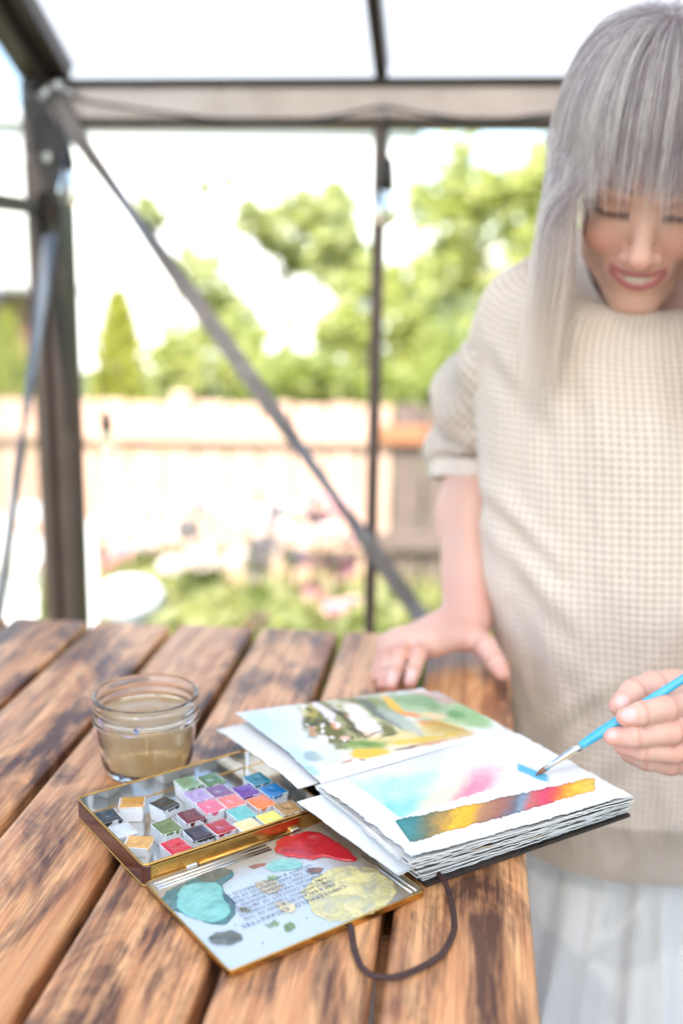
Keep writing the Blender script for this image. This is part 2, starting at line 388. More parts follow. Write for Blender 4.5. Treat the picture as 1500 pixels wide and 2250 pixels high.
    M_br = pmat('brace_strip_paint', (.27, .23, .21), (.19, .165, .15), 18, 0.35, coat=0.2, metal=0.2)
    part('diagonal_brace', twisted_strip(b0, b0 + (b1 - b0) * 1.35, 0.030, 0.005, [(0, 0), (.08, 62), (.16, 78), (.30, 20), (.38, 10), (.47, 70), (.56, 80), (.61, 20), (.66, 15), (.75, 50), (1, 60)], (0, 1, 0), 90), M_br, g)
    c0, c1 = on_gable(112, 515, -0.012 + 0.05), on_gable(4, 1300, 0.038)
    part('gable_brace', twisted_strip(c0, c0 + (c1 - c0) * 1.5, 0.026, 0.006, [(0, 70), (.15, 60), (.33, 40), (.42, 5), (.7, 0), (1, 0)], (1, 0, 0), 60), M_zinc, g)
    part('corner_plate', cbox(0.05, 0.006, 0.16, 0.002, (0.02, -0.040, 1.50)), M_frame, g)
    for (u, v) in ((104, 205), (130, 188), (106, 345), (833, 240), (846, 250), (150, 205)):
        p = on_wall(u, v, -0.05)
        part('bolt_head', join((lathe([(0.0001, -0.004), (0.0075, -0.004), (0.0085, -0.002), (0.0085, 0.003), (0.0001, 0.003)], 6)[0][:, [0, 2, 1]] + p, lathe([(0.0001, -0.004), (0.0075, -0.004), (0.0085, -0.002), (0.0085, 0.003), (0.0001, 0.003)], 6)[1])), M_bolt, g)
    return g, xm
greenhouse, XM = build_greenhouse()

def build_string_lights():
    M_cab = pmat('cable_rubber', (.02, .02, .02), (.035, .033, .03), 40, 0.6)
    k = NT('bulb_glass'); b = k.n('ShaderNodeBsdfPrincipled', {'Base Color': (.97, .96, .93, 1), 'Roughness': 0.05, 'Transmission Weight': 0.9, 'IOR': 1.2})
    M_bulb = k.finish(b.outputs[0])
    o = thing('string_light', 'black cable string of small clear bulbs hung along the eave beam', 'string light', GH_O, -GA)
    pts = [on_wall(u, v, -0.06) for u, v in ((70, 330), (110, 205), (190, 222), (380, 250), (560, 270), (720, 258), (838, 236), (940, 252), (1080, 264), (1240, 250), (1420, 262))]
    part('cable', tube(smooth_path(pts, 8), 0.0026, 6), M_cab, o)
    def drop(u0, v0, u1, v1, yl=-0.06, L=0.05):
        a, c = on_wall(u0, v0, yl), on_wall(u1, v1, yl)
        part('drop_cable', tube(smooth_path([a, (a + c) / 2 + np.array([0.003, 0, 0]), c], 5), 0.0022, 6), M_cab, o)
        s = part('bulb_socket', lathe([(0.0001, 0.0), (0.006, 0.0), (0.010, -0.010), (0.012, -0.030), (0.0125, -L), (0.0001, -L)], 14, c), M_cab, o, True)
        part('bulb', lathe([(0.009, -L - 0.0005), (0.010, -L - 0.008), (0.016, -L - 0.022), (0.0185, -L - 0.036), (0.014, -L - 0.050), (0.004, -L - 0.056), (0.0001, -L - 0.056)], 16, c), M_bulb, o, True)
    drop(846, 245, 850, 345); drop(112, 212, 148, 330, -0.09, 0.03)
    drop(1300, 256, 1302, 330)
    o2 = thing('hanging_bulb', 'single clear bulb in black socket hanging on long thin cable by corner post', 'bulb', GH_O, -GA)
    a, c = on_wall(190, 275, 0.03), on_wall(233, 905, 0.03)
    part('cable', tube(smooth_path([a, (a + c) / 2 + np.array([-0.012, 0, 0]), c], 8), 0.0012, 6), M_cab, o2)
    part('bulb_socket', lathe([(0.0001, 0.0), (0.005, 0.0), (0.008, -0.008), (0.0095, -0.02), (0.010, -0.034), (0.0001, -0.034)], 14, c), M_cab, o2, True)
    part('bulb', lathe([(0.008, -0.0345), (0.009, -0.04), (0.015, -0.054), (0.0175, -0.068), (0.012, -0.082), (0.0001, -0.086)], 16, c), M_bulb, o2, True)
build_string_lights()

# ================================================================== table of planks
M_wood = wood_mat('scorched_cedar', tuple(lin(234, 178, 126)), tuple(lin(204, 136, 86)), tuple(lin(140, 78, 46)), tuple(lin(66, 38, 30)), 0.86, 1.0, 0.40, 0.12)
M_leg = wood_mat('table_frame_wood', tuple(lin(186, 128, 84)), tuple(lin(150, 92, 56)), tuple(lin(96, 56, 34)), tuple(lin(60, 38, 30)), 0.2)
TB_O = np.array([0.149, 0.8, 0.0]); TB_R = math.pi / 2 - GA
def build_table():
    t = thing('plank_table', 'outdoor table of scorched brown planks with rounded edges and dark gaps', 'table', TB_O, TB_R)
    L = 0.985; me = None
    ends = [0.357, 0.352, 0.350, 0.345, 0.339, 0.337, 0.334, 0.330, 0.331]
    for i in range(9):
        if me is None:
            bm = bmesh.new(); bmesh.ops.create_cube(bm, size=1.0); bmesh.ops.scale(bm, vec=(L, 0.0895, 0.038), verts=bm.verts)
            bmesh.ops.bevel(bm, geom=list(bm.edges), offset=0.0065, segments=4, affect='EDGES', profile=0.5)
            me = bpy.data.meshes.new('plank'); bm.to_mesh(me); bm.free()
            me.polygons.foreach_set('use_smooth', [True] * len(me.polygons)); me.materials.append(M_wood)
            me.set_sharp_from_angle(angle=math.radians(40))
        p = link('plank', me, t)
        p.location = (ends[i] - L / 2, i * 0.0971 + 0.0447, TABLE_Z - 0.019 + RNG.uniform(-0.0006, 0.0))
        p.rotation_euler = (RNG.uniform(-.004, .004), 0, RNG.uniform(-0.002, 0.002))
    yc = 9 * 0.0971 / 2
    for x in (0.20, -0.13, -0.47):
        part('batten', cbox(0.07, 0.80, 0.036, 0.003, (x, yc, TABLE_Z - 0.0575)), M_leg, t)
    for x in (0.27, -0.54):
        for y in (0.10, 0.77):
            part('leg', cbox(0.07, 0.07, TABLE_Z - 0.078, 0.004, (x, y, (TABLE_Z - 0.078) / 2)), M_leg, t)
    for y in (0.15, 0.72): part('apron', cbox(0.72, 0.03, 0.08, 0.003, (-0.135, y, TABLE_Z - 0.118)), M_leg, t)
    return t
build_table()
# ================================================================== jar of paint water
def build_jar():
    JO = np.array([-0.157, 0.817, TABLE_Z])
    k = NT('jar_glass'); tc = k.n('ShaderNodeTexCoord').outputs['Object']
    b = k.n('ShaderNodeBsdfPrincipled', {'Base Color': (.985, .99, .985, 1), 'Roughness': 0.03, 'Transmission Weight': 1.0, 'IOR': 1.42})
    k.l(k.bump(k.noise(tc, 45, 2), 0.08, 0.001), b.inputs['Normal'])
    MG = k.finish(b.outputs[0])
    k = NT('murky_paint_water'); tc = k.n('ShaderNodeTexCoord').outputs['Object']
    z = k.n('ShaderNodeSeparateXYZ', {0: tc}).outputs['Z']; sw = k.noise(tc, 30, 4, 0.6, 0.8)
    c = k.mix(k.ramp(sw, [(0.35, (0, 0, 0)), (0.65, (1, 1, 1))]), tuple(lin(255, 242, 216)), tuple(lin(246, 214, 164)))
    d = k.n('ShaderNodeBsdfDiffuse', {'Color': c}); t = k.n('ShaderNodeBsdfTranslucent', {'Color': c})
    r = k.n('ShaderNodeBsdfRefraction', {'Color': c, 'Roughness': 0.12, 'IOR': 1.1}); g = k.n('ShaderNodeBsdfGlossy', {'Color': (1, 1, 1, 1), 'Roughness': 0.03})
    m = k.n('ShaderNodeMixShader', {0: 0.72, 1: d.outputs[0], 2: t.outputs[0]})
    m2 = k.n('ShaderNodeMixShader', {0: 0.22, 1: m.outputs[0], 2: r.outputs[0]})
    m3 = k.n('ShaderNodeMixShader', {0: k.n('ShaderNodeFresnel', {'IOR': 1.33}).outputs[0], 1: m2.outputs[0], 2: g.outputs[0]})
    MW = k.finish(m3.outputs[0])
    j = thing('glass_jar', 'squat clear glass jar of murky brown paint water on the planks', 'jar', JO)
    H = 0.0665
    outer = [(0.0001, 0.0025), (0.024, 0.0022), (0.029, 0.0), (0.032, 0.0002), (0.0352, 0.003), (0.0372, 0.010), (0.0388, 0.022), (0.0398, 0.034), (0.0405, 0.0415), (0.0408, 0.0435), (0.0432, 0.0448), (0.0438, 0.0465), (0.0432, 0.0480), (0.0420, 0.0490),
             (0.0420, 0.0520), (0.0428, 0.0530), (0.0432, 0.0542), (0.0428, 0.0553), (0.0420, 0.0565), (0.0420, 0.0610), (0.0428, 0.0625), (0.0430, 0.0645), (0.0420, 0.0660), (0.0405, H)]
    inner = [(0.0392, 0.0655), (0.0388, 0.063), (0.0388, 0.046), (0.0380, 0.041), (0.0374, 0.033), (0.0365, 0.022), (0.0350, 0.010), (0.033, 0.0062), (0.027, 0.005), (0.0001, 0.005)]
    part('glass', lathe(outer + inner, 96), MG, j, True)
    wl = 0.0475
    wat = [(0.0001, 0.0052), (0.0268, 0.0052), (0.0326, 0.0064), (0.0347, 0.0102), (0.0362, 0.022), (0.0371, 0.033), (0.0377, 0.0405), (0.0384, 0.046), (0.0385, wl + 0.0006), (0.0370, wl), (0.028, wl - 0.0003), (0.0001, wl - 0.0003)]
    part('paint_water', lathe(wat, 72), MW, j, True)
    # dried paint smears on the threads
    MP = pmat('dried_violet_paint', (.36, .32, .52), (.46, .40, .58), 300, 0.5)
    MP2 = pmat('dried_blue_paint', (.16, .19, .36), (.26, .28, .44), 300, 0.5)
    def smear(ang, z, wv, hv, mat, seed):
        n = 22; a = np.linspace(0, 2 * math.pi, n, endpoint=False)
        rr = 0.35 + 0.65 * np.abs(fbm(np.cos(a) * 2 + seed, np.sin(a) * 2 + seed * 3)) * 2.2
        V = [(0, 0)] + [(wv * math.cos(q) * w_, hv * math.sin(q) * w_) for q, w_ in zip(a, rr)]
        P = []
        for (du, dz) in V:
            zz = z + dz; r = np.interp(zz, [p[1] for p in outer[4:]], [p[0] for p in outer[4:]]) + 0.0004; an = ang + du / 0.042
            P.append((r * math.cos(an), r * math.sin(an), zz))
        part('paint_smear', (P, [(0, i + 1, (i + 1) % n + 1) for i in range(n)]), mat, j)
    smear(-1.57, 0.0512, .0030, .0045, MP2, 1); smear(-1.50, 0.0545, .005, .0008, MP2, 2); smear(-2.35, 0.053, .004, .003, MP, 3); smear(-1.72, 0.047, .009, .0007, MP, 4)
    smear(-0.5, 0.051, .003, .0025, MP, 6)
build_jar()

# ================================================================== paint tin
T_A = math.radians(36.0); E1 = np.array([math.cos(T_A), math.sin(T_A), 0]); E2 = np.array([-math.sin(T_A), math.cos(T_A), 0])
T_O = np.array([-0.1275, 0.6405, TABLE_Z]); TW, TD, TH = 0.148, 0.1135, 0.0165
def tl(p): q = np.asarray(p) - T_O; return np.array([q @ E1, q @ E2, q[2]])      # world -> tin local
M_gold = pmat('brass_edge', (.72, .44, .13), (.50, .27, .07), 60, 0.26, metal=1.0, rvar=0.15)
M_tinplate = pmat('tinplate_inside', (.78, .78, .76), (.62, .61, .57), 22, 0.13, metal=1.0, rvar=0.08, bump=0.04)
M_maroon = pmat('maroon_enamel', (.060, .016, .014), (.085, .022, .018), 30, 0.24, coat=0.4)
def lid_mat():
    k = NT('lid_lacquer'); tc = k.n('ShaderNodeTexCoord').outputs['Object']
    n1 = k.noise(k.mapping(tc, (1, 1, 1)), 34, 5, 0.65); n2 = k.noise(tc, 420, 3, 0.6)
    y = k.n('ShaderNodeSeparateXYZ', {0: tc})
    # brown wear of the lacquer towards the hinge and the far side
    e = k.math('ADD', k.math('MULTIPLY', n1, 0.035), y.outputs['Y'])
    stain = k.ramp(e, [(0.0, (0, 0, 0)), (1.0, (1, 1, 1))])
    w1 = k.n('ShaderNodeMapRange', {'Value': e, 'From Min': -0.018, 'From Max': 0.002}).outputs[0]
    xx = k.math('ADD', k.math('MULTIPLY', n1, 0.04), y.outputs['X'])
    w2 = k.n('ShaderNodeMapRange', {'Value': xx, 'From Min': 0.128, 'From Max': 0.155}).outputs[0]
    wear = k.math('MAXIMUM', k.math('MULTIPLY', w1, 0.75), k.math('MULTIPLY', w2, 0.9), clamp=True)
    c = k.mix(wear, tuple(lin(194, 208, 219)), tuple(lin(160, 138, 104)))
    c = k.mix(k.ramp(n2, [(0.66, (0, 0, 0)), (0.74, (.5, .5, .5))]), c, tuple(lin(150, 130, 100)))
    b = k.n('ShaderNodeBsdfPrincipled', {'Base Color': c, 'Roughness': k.math('ADD', k.math('MULTIPLY', n1, 0.2), 0.22), 'Metallic': 0.25, 'Coat Weight': 0.3, 'Coat Roughness': 0.15})
    return k.finish(b.outputs[0])
def tray_walls(w, d, h, t, z0=0.0, floor=True, mo=None):
    b = []
    b.append(cbox(w, t, h, t * 0.3, (w / 2, t / 2, z0 + h / 2))); b.append(cbox(w, t, h, t * 0.3, (w / 2, d - t / 2, z0 + h / 2)))
    b.append(cbox(t, d - 2 * t, h, t * 0.3, (t / 2, d / 2, z0 + h / 2))); b.append(cbox(t, d - 2 * t, h, t * 0.3, (w - t / 2, d / 2, z0 + h / 2)))
    return b
def rim(w, d, z, r, y0=0.0, rc=0.004):
    pts = []
    for cx, cy, a0 in ((w - rc, y0 + d - rc, 0), (rc, y0 + d - rc, 90), (rc, y0 + rc, 180), (w - rc, y0 + rc, 270)):
        for a in (0, 30, 60, 90): pts.append((cx + rc * math.cos(math.radians(a0 + a)), cy + rc * math.sin(math.radians(a0 + a)), z))
    P = np.array(pts + pts[:1])
    return tube(P, r, 8, cap=False)
def rect_shell(w, d, z0, z1, t, y0=0.0, rc=0.004, base=True):
    """open tray: rounded-rectangle wall of thickness t with a floor"""
    def loop(off, z):
        pts = []
        for cx, cy, a0 in ((w - rc, y0 + d - rc, 0), (rc, y0 + d - rc, 90), (rc, y0 + rc, 180), (w - rc, y0 + rc, 270)):
            for a in (0, 22, 45, 67, 90): pts.append((cx + (rc - off) * math.cos(math.radians(a0 + a)), cy + (rc - off) * math.sin(math.radians(a0 + a)), z))
        return np.array(pts)
    n = 20; L = [loop(0, z0), loop(0, z1), loop(t, z1), loop(t, z0 + t)]
    V = np.vstack(L); Fc = [(i * n + j, i * n + (j + 1) % n, (i + 1) * n + (j + 1) % n, (i + 1) * n + j) for i in range(3) for j in range(n)]
    Fc += [tuple(range(n))[::-1], tuple(3 * n + j for j in range(n))]
    return V, Fc
FSH = [round(a, 4) for a in np.linspace(0, 1, 11)]
def blob(pts_px, z, th=0.0006, sub=5, rough=0.0012, seed=0, inner=0.75):
    """a flat puddle with a soft rounded edge: outline given in photograph pixels on the plane z, returned in tin-local coordinates"""
    P = np.array([tl(PZ(u, v, z))[:2] for u, v in pts_px]); C = smooth_path(np.vstack([P, P[:1]]), sub)[:-1]
    n = len(C); s = np.arange(n) * 0.55
    C = C + np.stack([vnoise(s, s * 0 + seed), vnoise(s, s * 0 + seed + 50)], 1) * rough
    c = C.mean(0); zt = z - TABLE_Z; V = []
    for f, h in ((1.0, 0.00005), (0.985, th * 0.75), (0.95, th), (0.8, th * 0.9), (0.5, th * 0.75), (0.2, th * 0.7)):
        q = c + (C - c) * f
        V.append(np.column_stack([q, np.full(n, zt + h) + 0.00012 * fbm(q[:, 0] * 300, q[:, 1] * 300, seed)]))
    V.append(np.array([[c[0], c[1], zt + th * 0.7]])); V = np.vstack(V)
    Fc = [(i * n + j, i * n + (j + 1) % n, (i + 1) * n + (j + 1) % n, (i + 1) * n + j) for i in range(5) for j in range(n)]
    Fc += [(5 * n + j, 5 * n + (j + 1) % n, 6 * n) for j in range(n)]
    return V, Fc
def paint_mat(name, c1, c2, c3=None, scale=70, rough=0.22, bump=0.12, coat=0.4, wash=0.0):
    k = NT(name); tc = k.n('ShaderNodeTexCoord').outputs['Object']
    n1 = k.noise(tc, scale, 4, 0.6, 1.2); n2 = k.noise(tc, scale * 4, 3, 0.6)
    st = [(0.30, tuple(c1)), (0.62, tuple(c2))] + ([(0.85, tuple(c3))] if c3 is not None else [])
    c = k.ramp(k.math('ADD', n1, k.math('MULTIPLY', k.math('SUBTRACT', n2, 0.5), 0.18)), st)
    b = k.n('ShaderNodeBsdfPrincipled', {'Base Color': c, 'Roughness': rough, 'Coat Weight': coat, 'Coat Roughness': 0.1})
    k.l(k.bump(n1, bump, 0.0012), b.inputs['Normal'])
    if wash:
        f = k.math('MULTIPLY', k.ramp(k.noise(tc, scale * .8, 5, .65, .8), [(.40, (0, 0, 0)), (.66, (1, 1, 1))]), wash)
        return k.finish(k.n('ShaderNodeMixShader', {0: f, 1: b.outputs[0], 2: k.n('ShaderNodeBsdfTransparent').outputs[0]}).outputs[0])
    return k.finish(b.outputs[0])
def build_tin():
    t = thing('paint_tin', 'flat hinged gold edged tin opened out as a watercolour palette', 'paint tin', T_O, T_A)
    tr = part('tray', rect_shell(TW, TD, 0.0003, TH, 0.0006), M_tinplate, t)
    Ve, Fe = rect_shell(TW + 0.0010, TD + 0.0010, 0.0012, TH - 0.0022, 0.0004, -0.0005, 0.0042)
    Ve[:, 0] -= 0.0005
    part('enamel_side', (Ve[:60], [f for f in Fe[:40]]), M_maroon, tr)
    tr.data.transform(Matrix.Identity(4))
    part('rim', rim(TW, TD, TH - 0.0004, 0.0009), M_gold, tr, True)
    part('bottom_rim', rim(TW, TD, 0.0010, 0.0009), M_gold, tr, True)
    # the hinged wall: brass front face with hinge rod and knuckles
    part('brass_front', cbox(TW - 0.009, 0.0006, TH - 0.0035, 0.0002, (TW / 2, -0.0009, TH / 2)), M_gold, tr)
    part('hinge_rod', tube([(0.040, -0.0016, 0.0052), (TW - 0.032, -0.0016, 0.0052)], 0.0013, 10), M_gold, t, True)
    for x in (0.034, TW - 0.029): part('hinge_knuckle', cbox(0.009, 0.0034, 0.0042, 0.001, (x, -0.0024, 0.0056), 2), M_tinplate, t)
    for s, xa in enumerate((0.0335, TW - 0.0285)): pass
    # the lid lies flat in front of the hinge: y from -TD to 0
    LT = 0.0045
    ld = part('lid', rect_shell(TW, TD - 0.001, 0.0004, LT, 0.0007, -TD, 0.003), lid_mat(), t)
    V = np.array([(0.001, -TD + 0.001, 0.0038), (TW - 0.001, -TD + 0.001, 0.0038), (TW - 0.001, -0.002, 0.0038), (0.001, -0.002, 0.0038)])
    part('lid_panel', (V, [(0, 1, 2, 3)]), ld.data.materials[0], ld)
    part('lid_edge', rect_shell(TW + 0.0006, TD - 0.0004, 0.0002, LT - 0.0006, 0.0004, -TD - 0.0003, 0.0032), M_gold, ld)
    part('lid_rim', rim(TW, TD - 0.001, LT - 0.0002, 0.0007, -TD, 0.003), M_gold, ld, True)
    for i, yy in enumerate((-0.0055, -0.0095, -0.0125)):
        part('pressed_rib', tube([(0.004, yy, 0.0040), (TW * 0.62, yy, 0.0040)], 0.0009, 8), M_tinplate, ld, True)
    for i, xx in enumerate((TW - 0.0045, TW - 0.0085)):
        part('pressed_rib', tube([(xx, -TD + 0.003, 0.0040), (xx, -0.055, 0.0040)], 0.0008, 8), M_tinplate, ld, True)
    zl = TABLE_Z + 0.0039
    # paint puddles traced on the lid (pixels of the photograph)
    PU = [
        ('dark_teal_puddle', [(352, 1977), (368, 1958), (398, 1940), (430, 1930), (470, 1912), (505, 1910), (512, 1925), (490, 1945), (500, 1965), (520, 1985), (512, 2015), (495, 2032), (465, 2030), (430, 2018), (398, 2006), (368, 1992)], lin(38, 92, 100), lin(74, 130, 132), lin(100, 150, 148), 0.0004),
        ('grey_green_puddle', [(430, 1930), (455, 1915), (485, 1908), (508, 1912), (505, 1922), (480, 1933), (455, 1938)], lin(90, 95, 82), lin(120, 118, 100), None, 0.0006),
        ('aqua_puddle', [(390, 1968), (402, 1950), (430, 1942), (470, 1940), (488, 1950), (490, 1972), (505, 1990), (500, 2012), (470, 2026), (430, 2018), (402, 2008), (388, 1992)], lin(112, 184, 178), lin(134, 200, 192), lin(96, 166, 162), 0.0011),
        ('red_puddle', [(606, 1852), (625, 1840), (660, 1832), (690, 1829), (722, 1840), (750, 1858), (772, 1875), (783, 1891), (760, 1893), (720, 1884), (688, 1888), (655, 1884), (625, 1880), (606, 1870)], lin(160, 14, 26), lin(196, 30, 42), lin(220, 80, 80), 0.0014),
        ('yellow_puddle', [(690, 1930), (720, 1912), (765, 1904), (812, 1908), (850, 1925), (868, 1950), (862, 1975), (840, 1995), (800, 2012), (755, 2024), (712, 2022), (690, 2005), (680, 1985), (660, 1965), (672, 1945)], lin(226, 214, 136), lin(214, 206, 160), lin(194, 190, 170), 0.0003),
        ('small_aqua_puddle', [(584, 1905), (600, 1892), (640, 1889), (664, 1895), (658, 1906), (625, 1912), (600, 1914)], lin(120, 196, 188), lin(150, 208, 198), None, 0.0005),
        ('grey_paint_ring', [(458, 2062), (475, 2050), (510, 2046), (531, 2053), (528, 2066), (500, 2076), (470, 2075)], lin(64, 70, 62), lin(96, 104, 94), lin(150, 158, 146), 0.0006),
        ('green_fleck', [(586, 2032), (600, 2024), (614, 2026), (606, 2036), (592, 2038)], lin(138, 168, 110), lin(110, 146, 84), None, 0.0003),
        ('green_fleck', [(624, 2032), (636, 2028), (647, 2034), (640, 2048), (626, 2044)], lin(122, 160, 92), lin(96, 136, 70), None, 0.0003),
        ('beige_stain', [(562, 1940), (580, 1932), (604, 1936), (620, 1948), (610, 1960), (585, 1962), (568, 1954)], lin(196, 178, 140), lin(210, 196, 166), None, 0.0002),
        ('beige_stain', [(600, 1985), (622, 1978), (645, 1990), (650, 2004), (625, 2004)], lin(206, 192, 150), lin(218, 206, 172), None, 0.0002),
        ('olive_fleck', [(524, 1994), (540, 1994), (550, 2000), (538, 2004), (526, 2001)], lin(120, 112, 78), lin(146, 138, 100), None, 0.0003),
        ('green_fleck', [(586, 1926), (600, 1922), (612, 1928), (596, 1934)], lin(160, 190, 140), lin(140, 176, 120), None, 0.0002),
        ('maroon_fleck', [(672, 1912), (692, 1906), (712, 1908), (700, 1916), (682, 1918)], lin(120, 80, 74), lin(150, 110, 100), None, 0.0002),
        ('dark_fleck', [(548, 1904), (564, 1900), (586, 1898), (574, 1906), (556, 1910)], lin(150, 70, 60), lin(170, 110, 90), None, 0.0002),
    ]
    for i, (nm, px, a, b, c, th) in enumerate(PU):
        part(nm, blob(px, zl + 0.0001 * (i % 7), th, 6, 0.0009 if th > 0.0003 else 0.0016, i * 3.3), paint_mat(nm + '_paint', a, b, c, 60 if th > 0.0005 else 90, 0.2 if th > .001 else 0.3, wash={'yellow_puddle': .75, 'dark_teal_puddle': .6, 'red_puddle': .12, 'aqua_puddle': .35}.get(nm, .55)), ld, True)
    for q in range(60):     # spatter
        u, v = RNG.uniform(360, 860), RNG.uniform(1880, 2100); p = tl(PZ(u, v, zl))
        if not (0.008 < p[0] < TW - 0.01 and -TD + 0.006 < p[1] < -0.016): continue
        r = RNG.uniform(0.0003, 0.0009); n = 7
        V = [(p[0], p[1], 0.0043)] + [(p[0] + r * math.cos(a) * RNG.uniform(.6, 1.3), p[1] + r * math.sin(a) * RNG.uniform(.6, 1.3), 0.00422) for a in np.linspace(0, 6.28, n, endpoint=False)]
        part('paint_speck', (V, [(0, k + 1, (k + 1) % n + 1) for k in range(n)]), SPECK[q % 4], ld)
    # printed text, upside down for the viewer: it runs towards -x with letter tops towards -y
    MI = pmat('blue_grey_print', tuple(lin(62, 72, 108)), tuple(lin(84, 94, 126)), 200, 0.5)
    txt = ['CHESTERFIELD  CIGARETTES', 'ARE A BALANCED BLEND OF THE', 'FINEST AROMATIC TURKISH TOBACCO', 'AND THE CHOICEST OF SEVERAL', 'AMERICAN VARIETIES BLENDED IN', 'THE CORRECT PROPORTION TO BRING', 'OUT THE FINER QUALITIES OF EACH', 'LIGGETT & MYERS TOBACCO CO']
    lines = [(s, 0.0050 if q == 0 else 0.0042, -0.0785 + (0.0012 if q else 0) + 0.0047 * q, q == 0) for q, s in enumerate(txt)]
    for s, size, yy, big in lines:
        cu = bpy.data.curves.new('lettering', 'FONT'); cu.body = s; cu.size = size; cu.align_x = 'CENTER'; cu.resolution_u = 2; cu.space_character = 1.12
        tmp = bpy.data.objects.new('lettering', cu); COL.objects.link(tmp)
        dg = bpy.context.evaluated_depsgraph_get(); me = bpy.data.meshes.new_from_object(tmp.evaluated_get(dg)); bpy.data.objects.remove(tmp)
        v = np.zeros(len(me.vertices) * 3); me.vertices.foreach_get('co', v); v = v.reshape(-1, 3); sc_ = 1.0
        wd = v[:, 0].max() - v[:, 0].min(); target = 0.080 if big else 0.070
        v[:, 0] *= target / wd
        if big:                                       # the two swash capitals stand taller
            pass
        nv = np.column_stack([0.068 - v[:, 0], yy - v[:, 1], np.full(len(v), 0.00475)])
        me.vertices.foreach_set('co', nv.ravel()); me.update()
        me.materials.clear(); me.materials.append(MI); me.name = 'lettering'
        link('lettering', me, ld)
    return t
SPECK = [pmat('speck_brown', tuple(lin(140, 110, 80))), pmat('speck_green', tuple(lin(120, 150, 100))), pmat('speck_teal', tuple(lin(90, 140, 140))), pmat('speck_grey', tuple(lin(130, 135, 130)))]
build_tin()

# ------------------------------------------------------------------ half pans of paint in the tray
M_pan = pmat('pan_plastic', (.80, .81, .82), (.70, .72, .73), 300, 0.35, sss=0.05)
PANS = [  # pixel centre of the paint face, colour, name of colour, turn in degrees, tilt
    ((290, 1762), (206, 150, 66), 'ochre', 62, 0), ((362, 1765), (50, 52, 46), 'black', 12, 0), ((221, 1797), (30, 44, 46), 'dark slate', -2, 0), ((251, 1829), (214, 220, 228), 'pale grey', 0, 0),
    ((304, 1849), (226, 172, 92), 'tan yellow', 52, 0), ((367, 1815), (106, 124, 70), 'olive green', 0, 0), ((421, 1792), (112, 30, 42), 'dark maroon', 0, 0), ((464, 1770), (236, 110, 140), 'pink', 0, 0),
    ((513, 1758), (242, 128, 118), 'coral', 0, 0), ((571, 1762), (244, 130, 62), 'orange', 0, 0), ((438, 1746), (182, 156, 204), 'lilac', 0, 0), ((484, 1737), (130, 88, 138), 'mauve', 0, 0),
    ((539, 1737), (108, 52, 150), 'violet', 0, 0), ((600, 1735), (20, 120, 184), 'bright blue', 0, 0), ((561, 1712), (36, 128, 150), 'teal blue', 0, 0), ((414, 1718), (128, 160, 122), 'sage green', 0, 0),
    ((464, 1712), (84, 124, 74), 'leaf green', 0, 0), ((532, 1786), (108, 192, 188), 'aqua', 0, 0), ((551, 1818), (246, 226, 164), 'cream', 0, 0), ((598, 1799), (240, 232, 96), 'lemon yellow', 0, 0),
    ((486, 1815), (184, 44, 54), 'brick red', 0, 0), ((436, 1829), (48, 34, 54), 'dark plum', 0, 0), ((385, 1858), (214, 28, 52), 'scarlet', 4, 0), ((632, 1774), (176, 134, 72), 'brown ochre', 0, 0)]
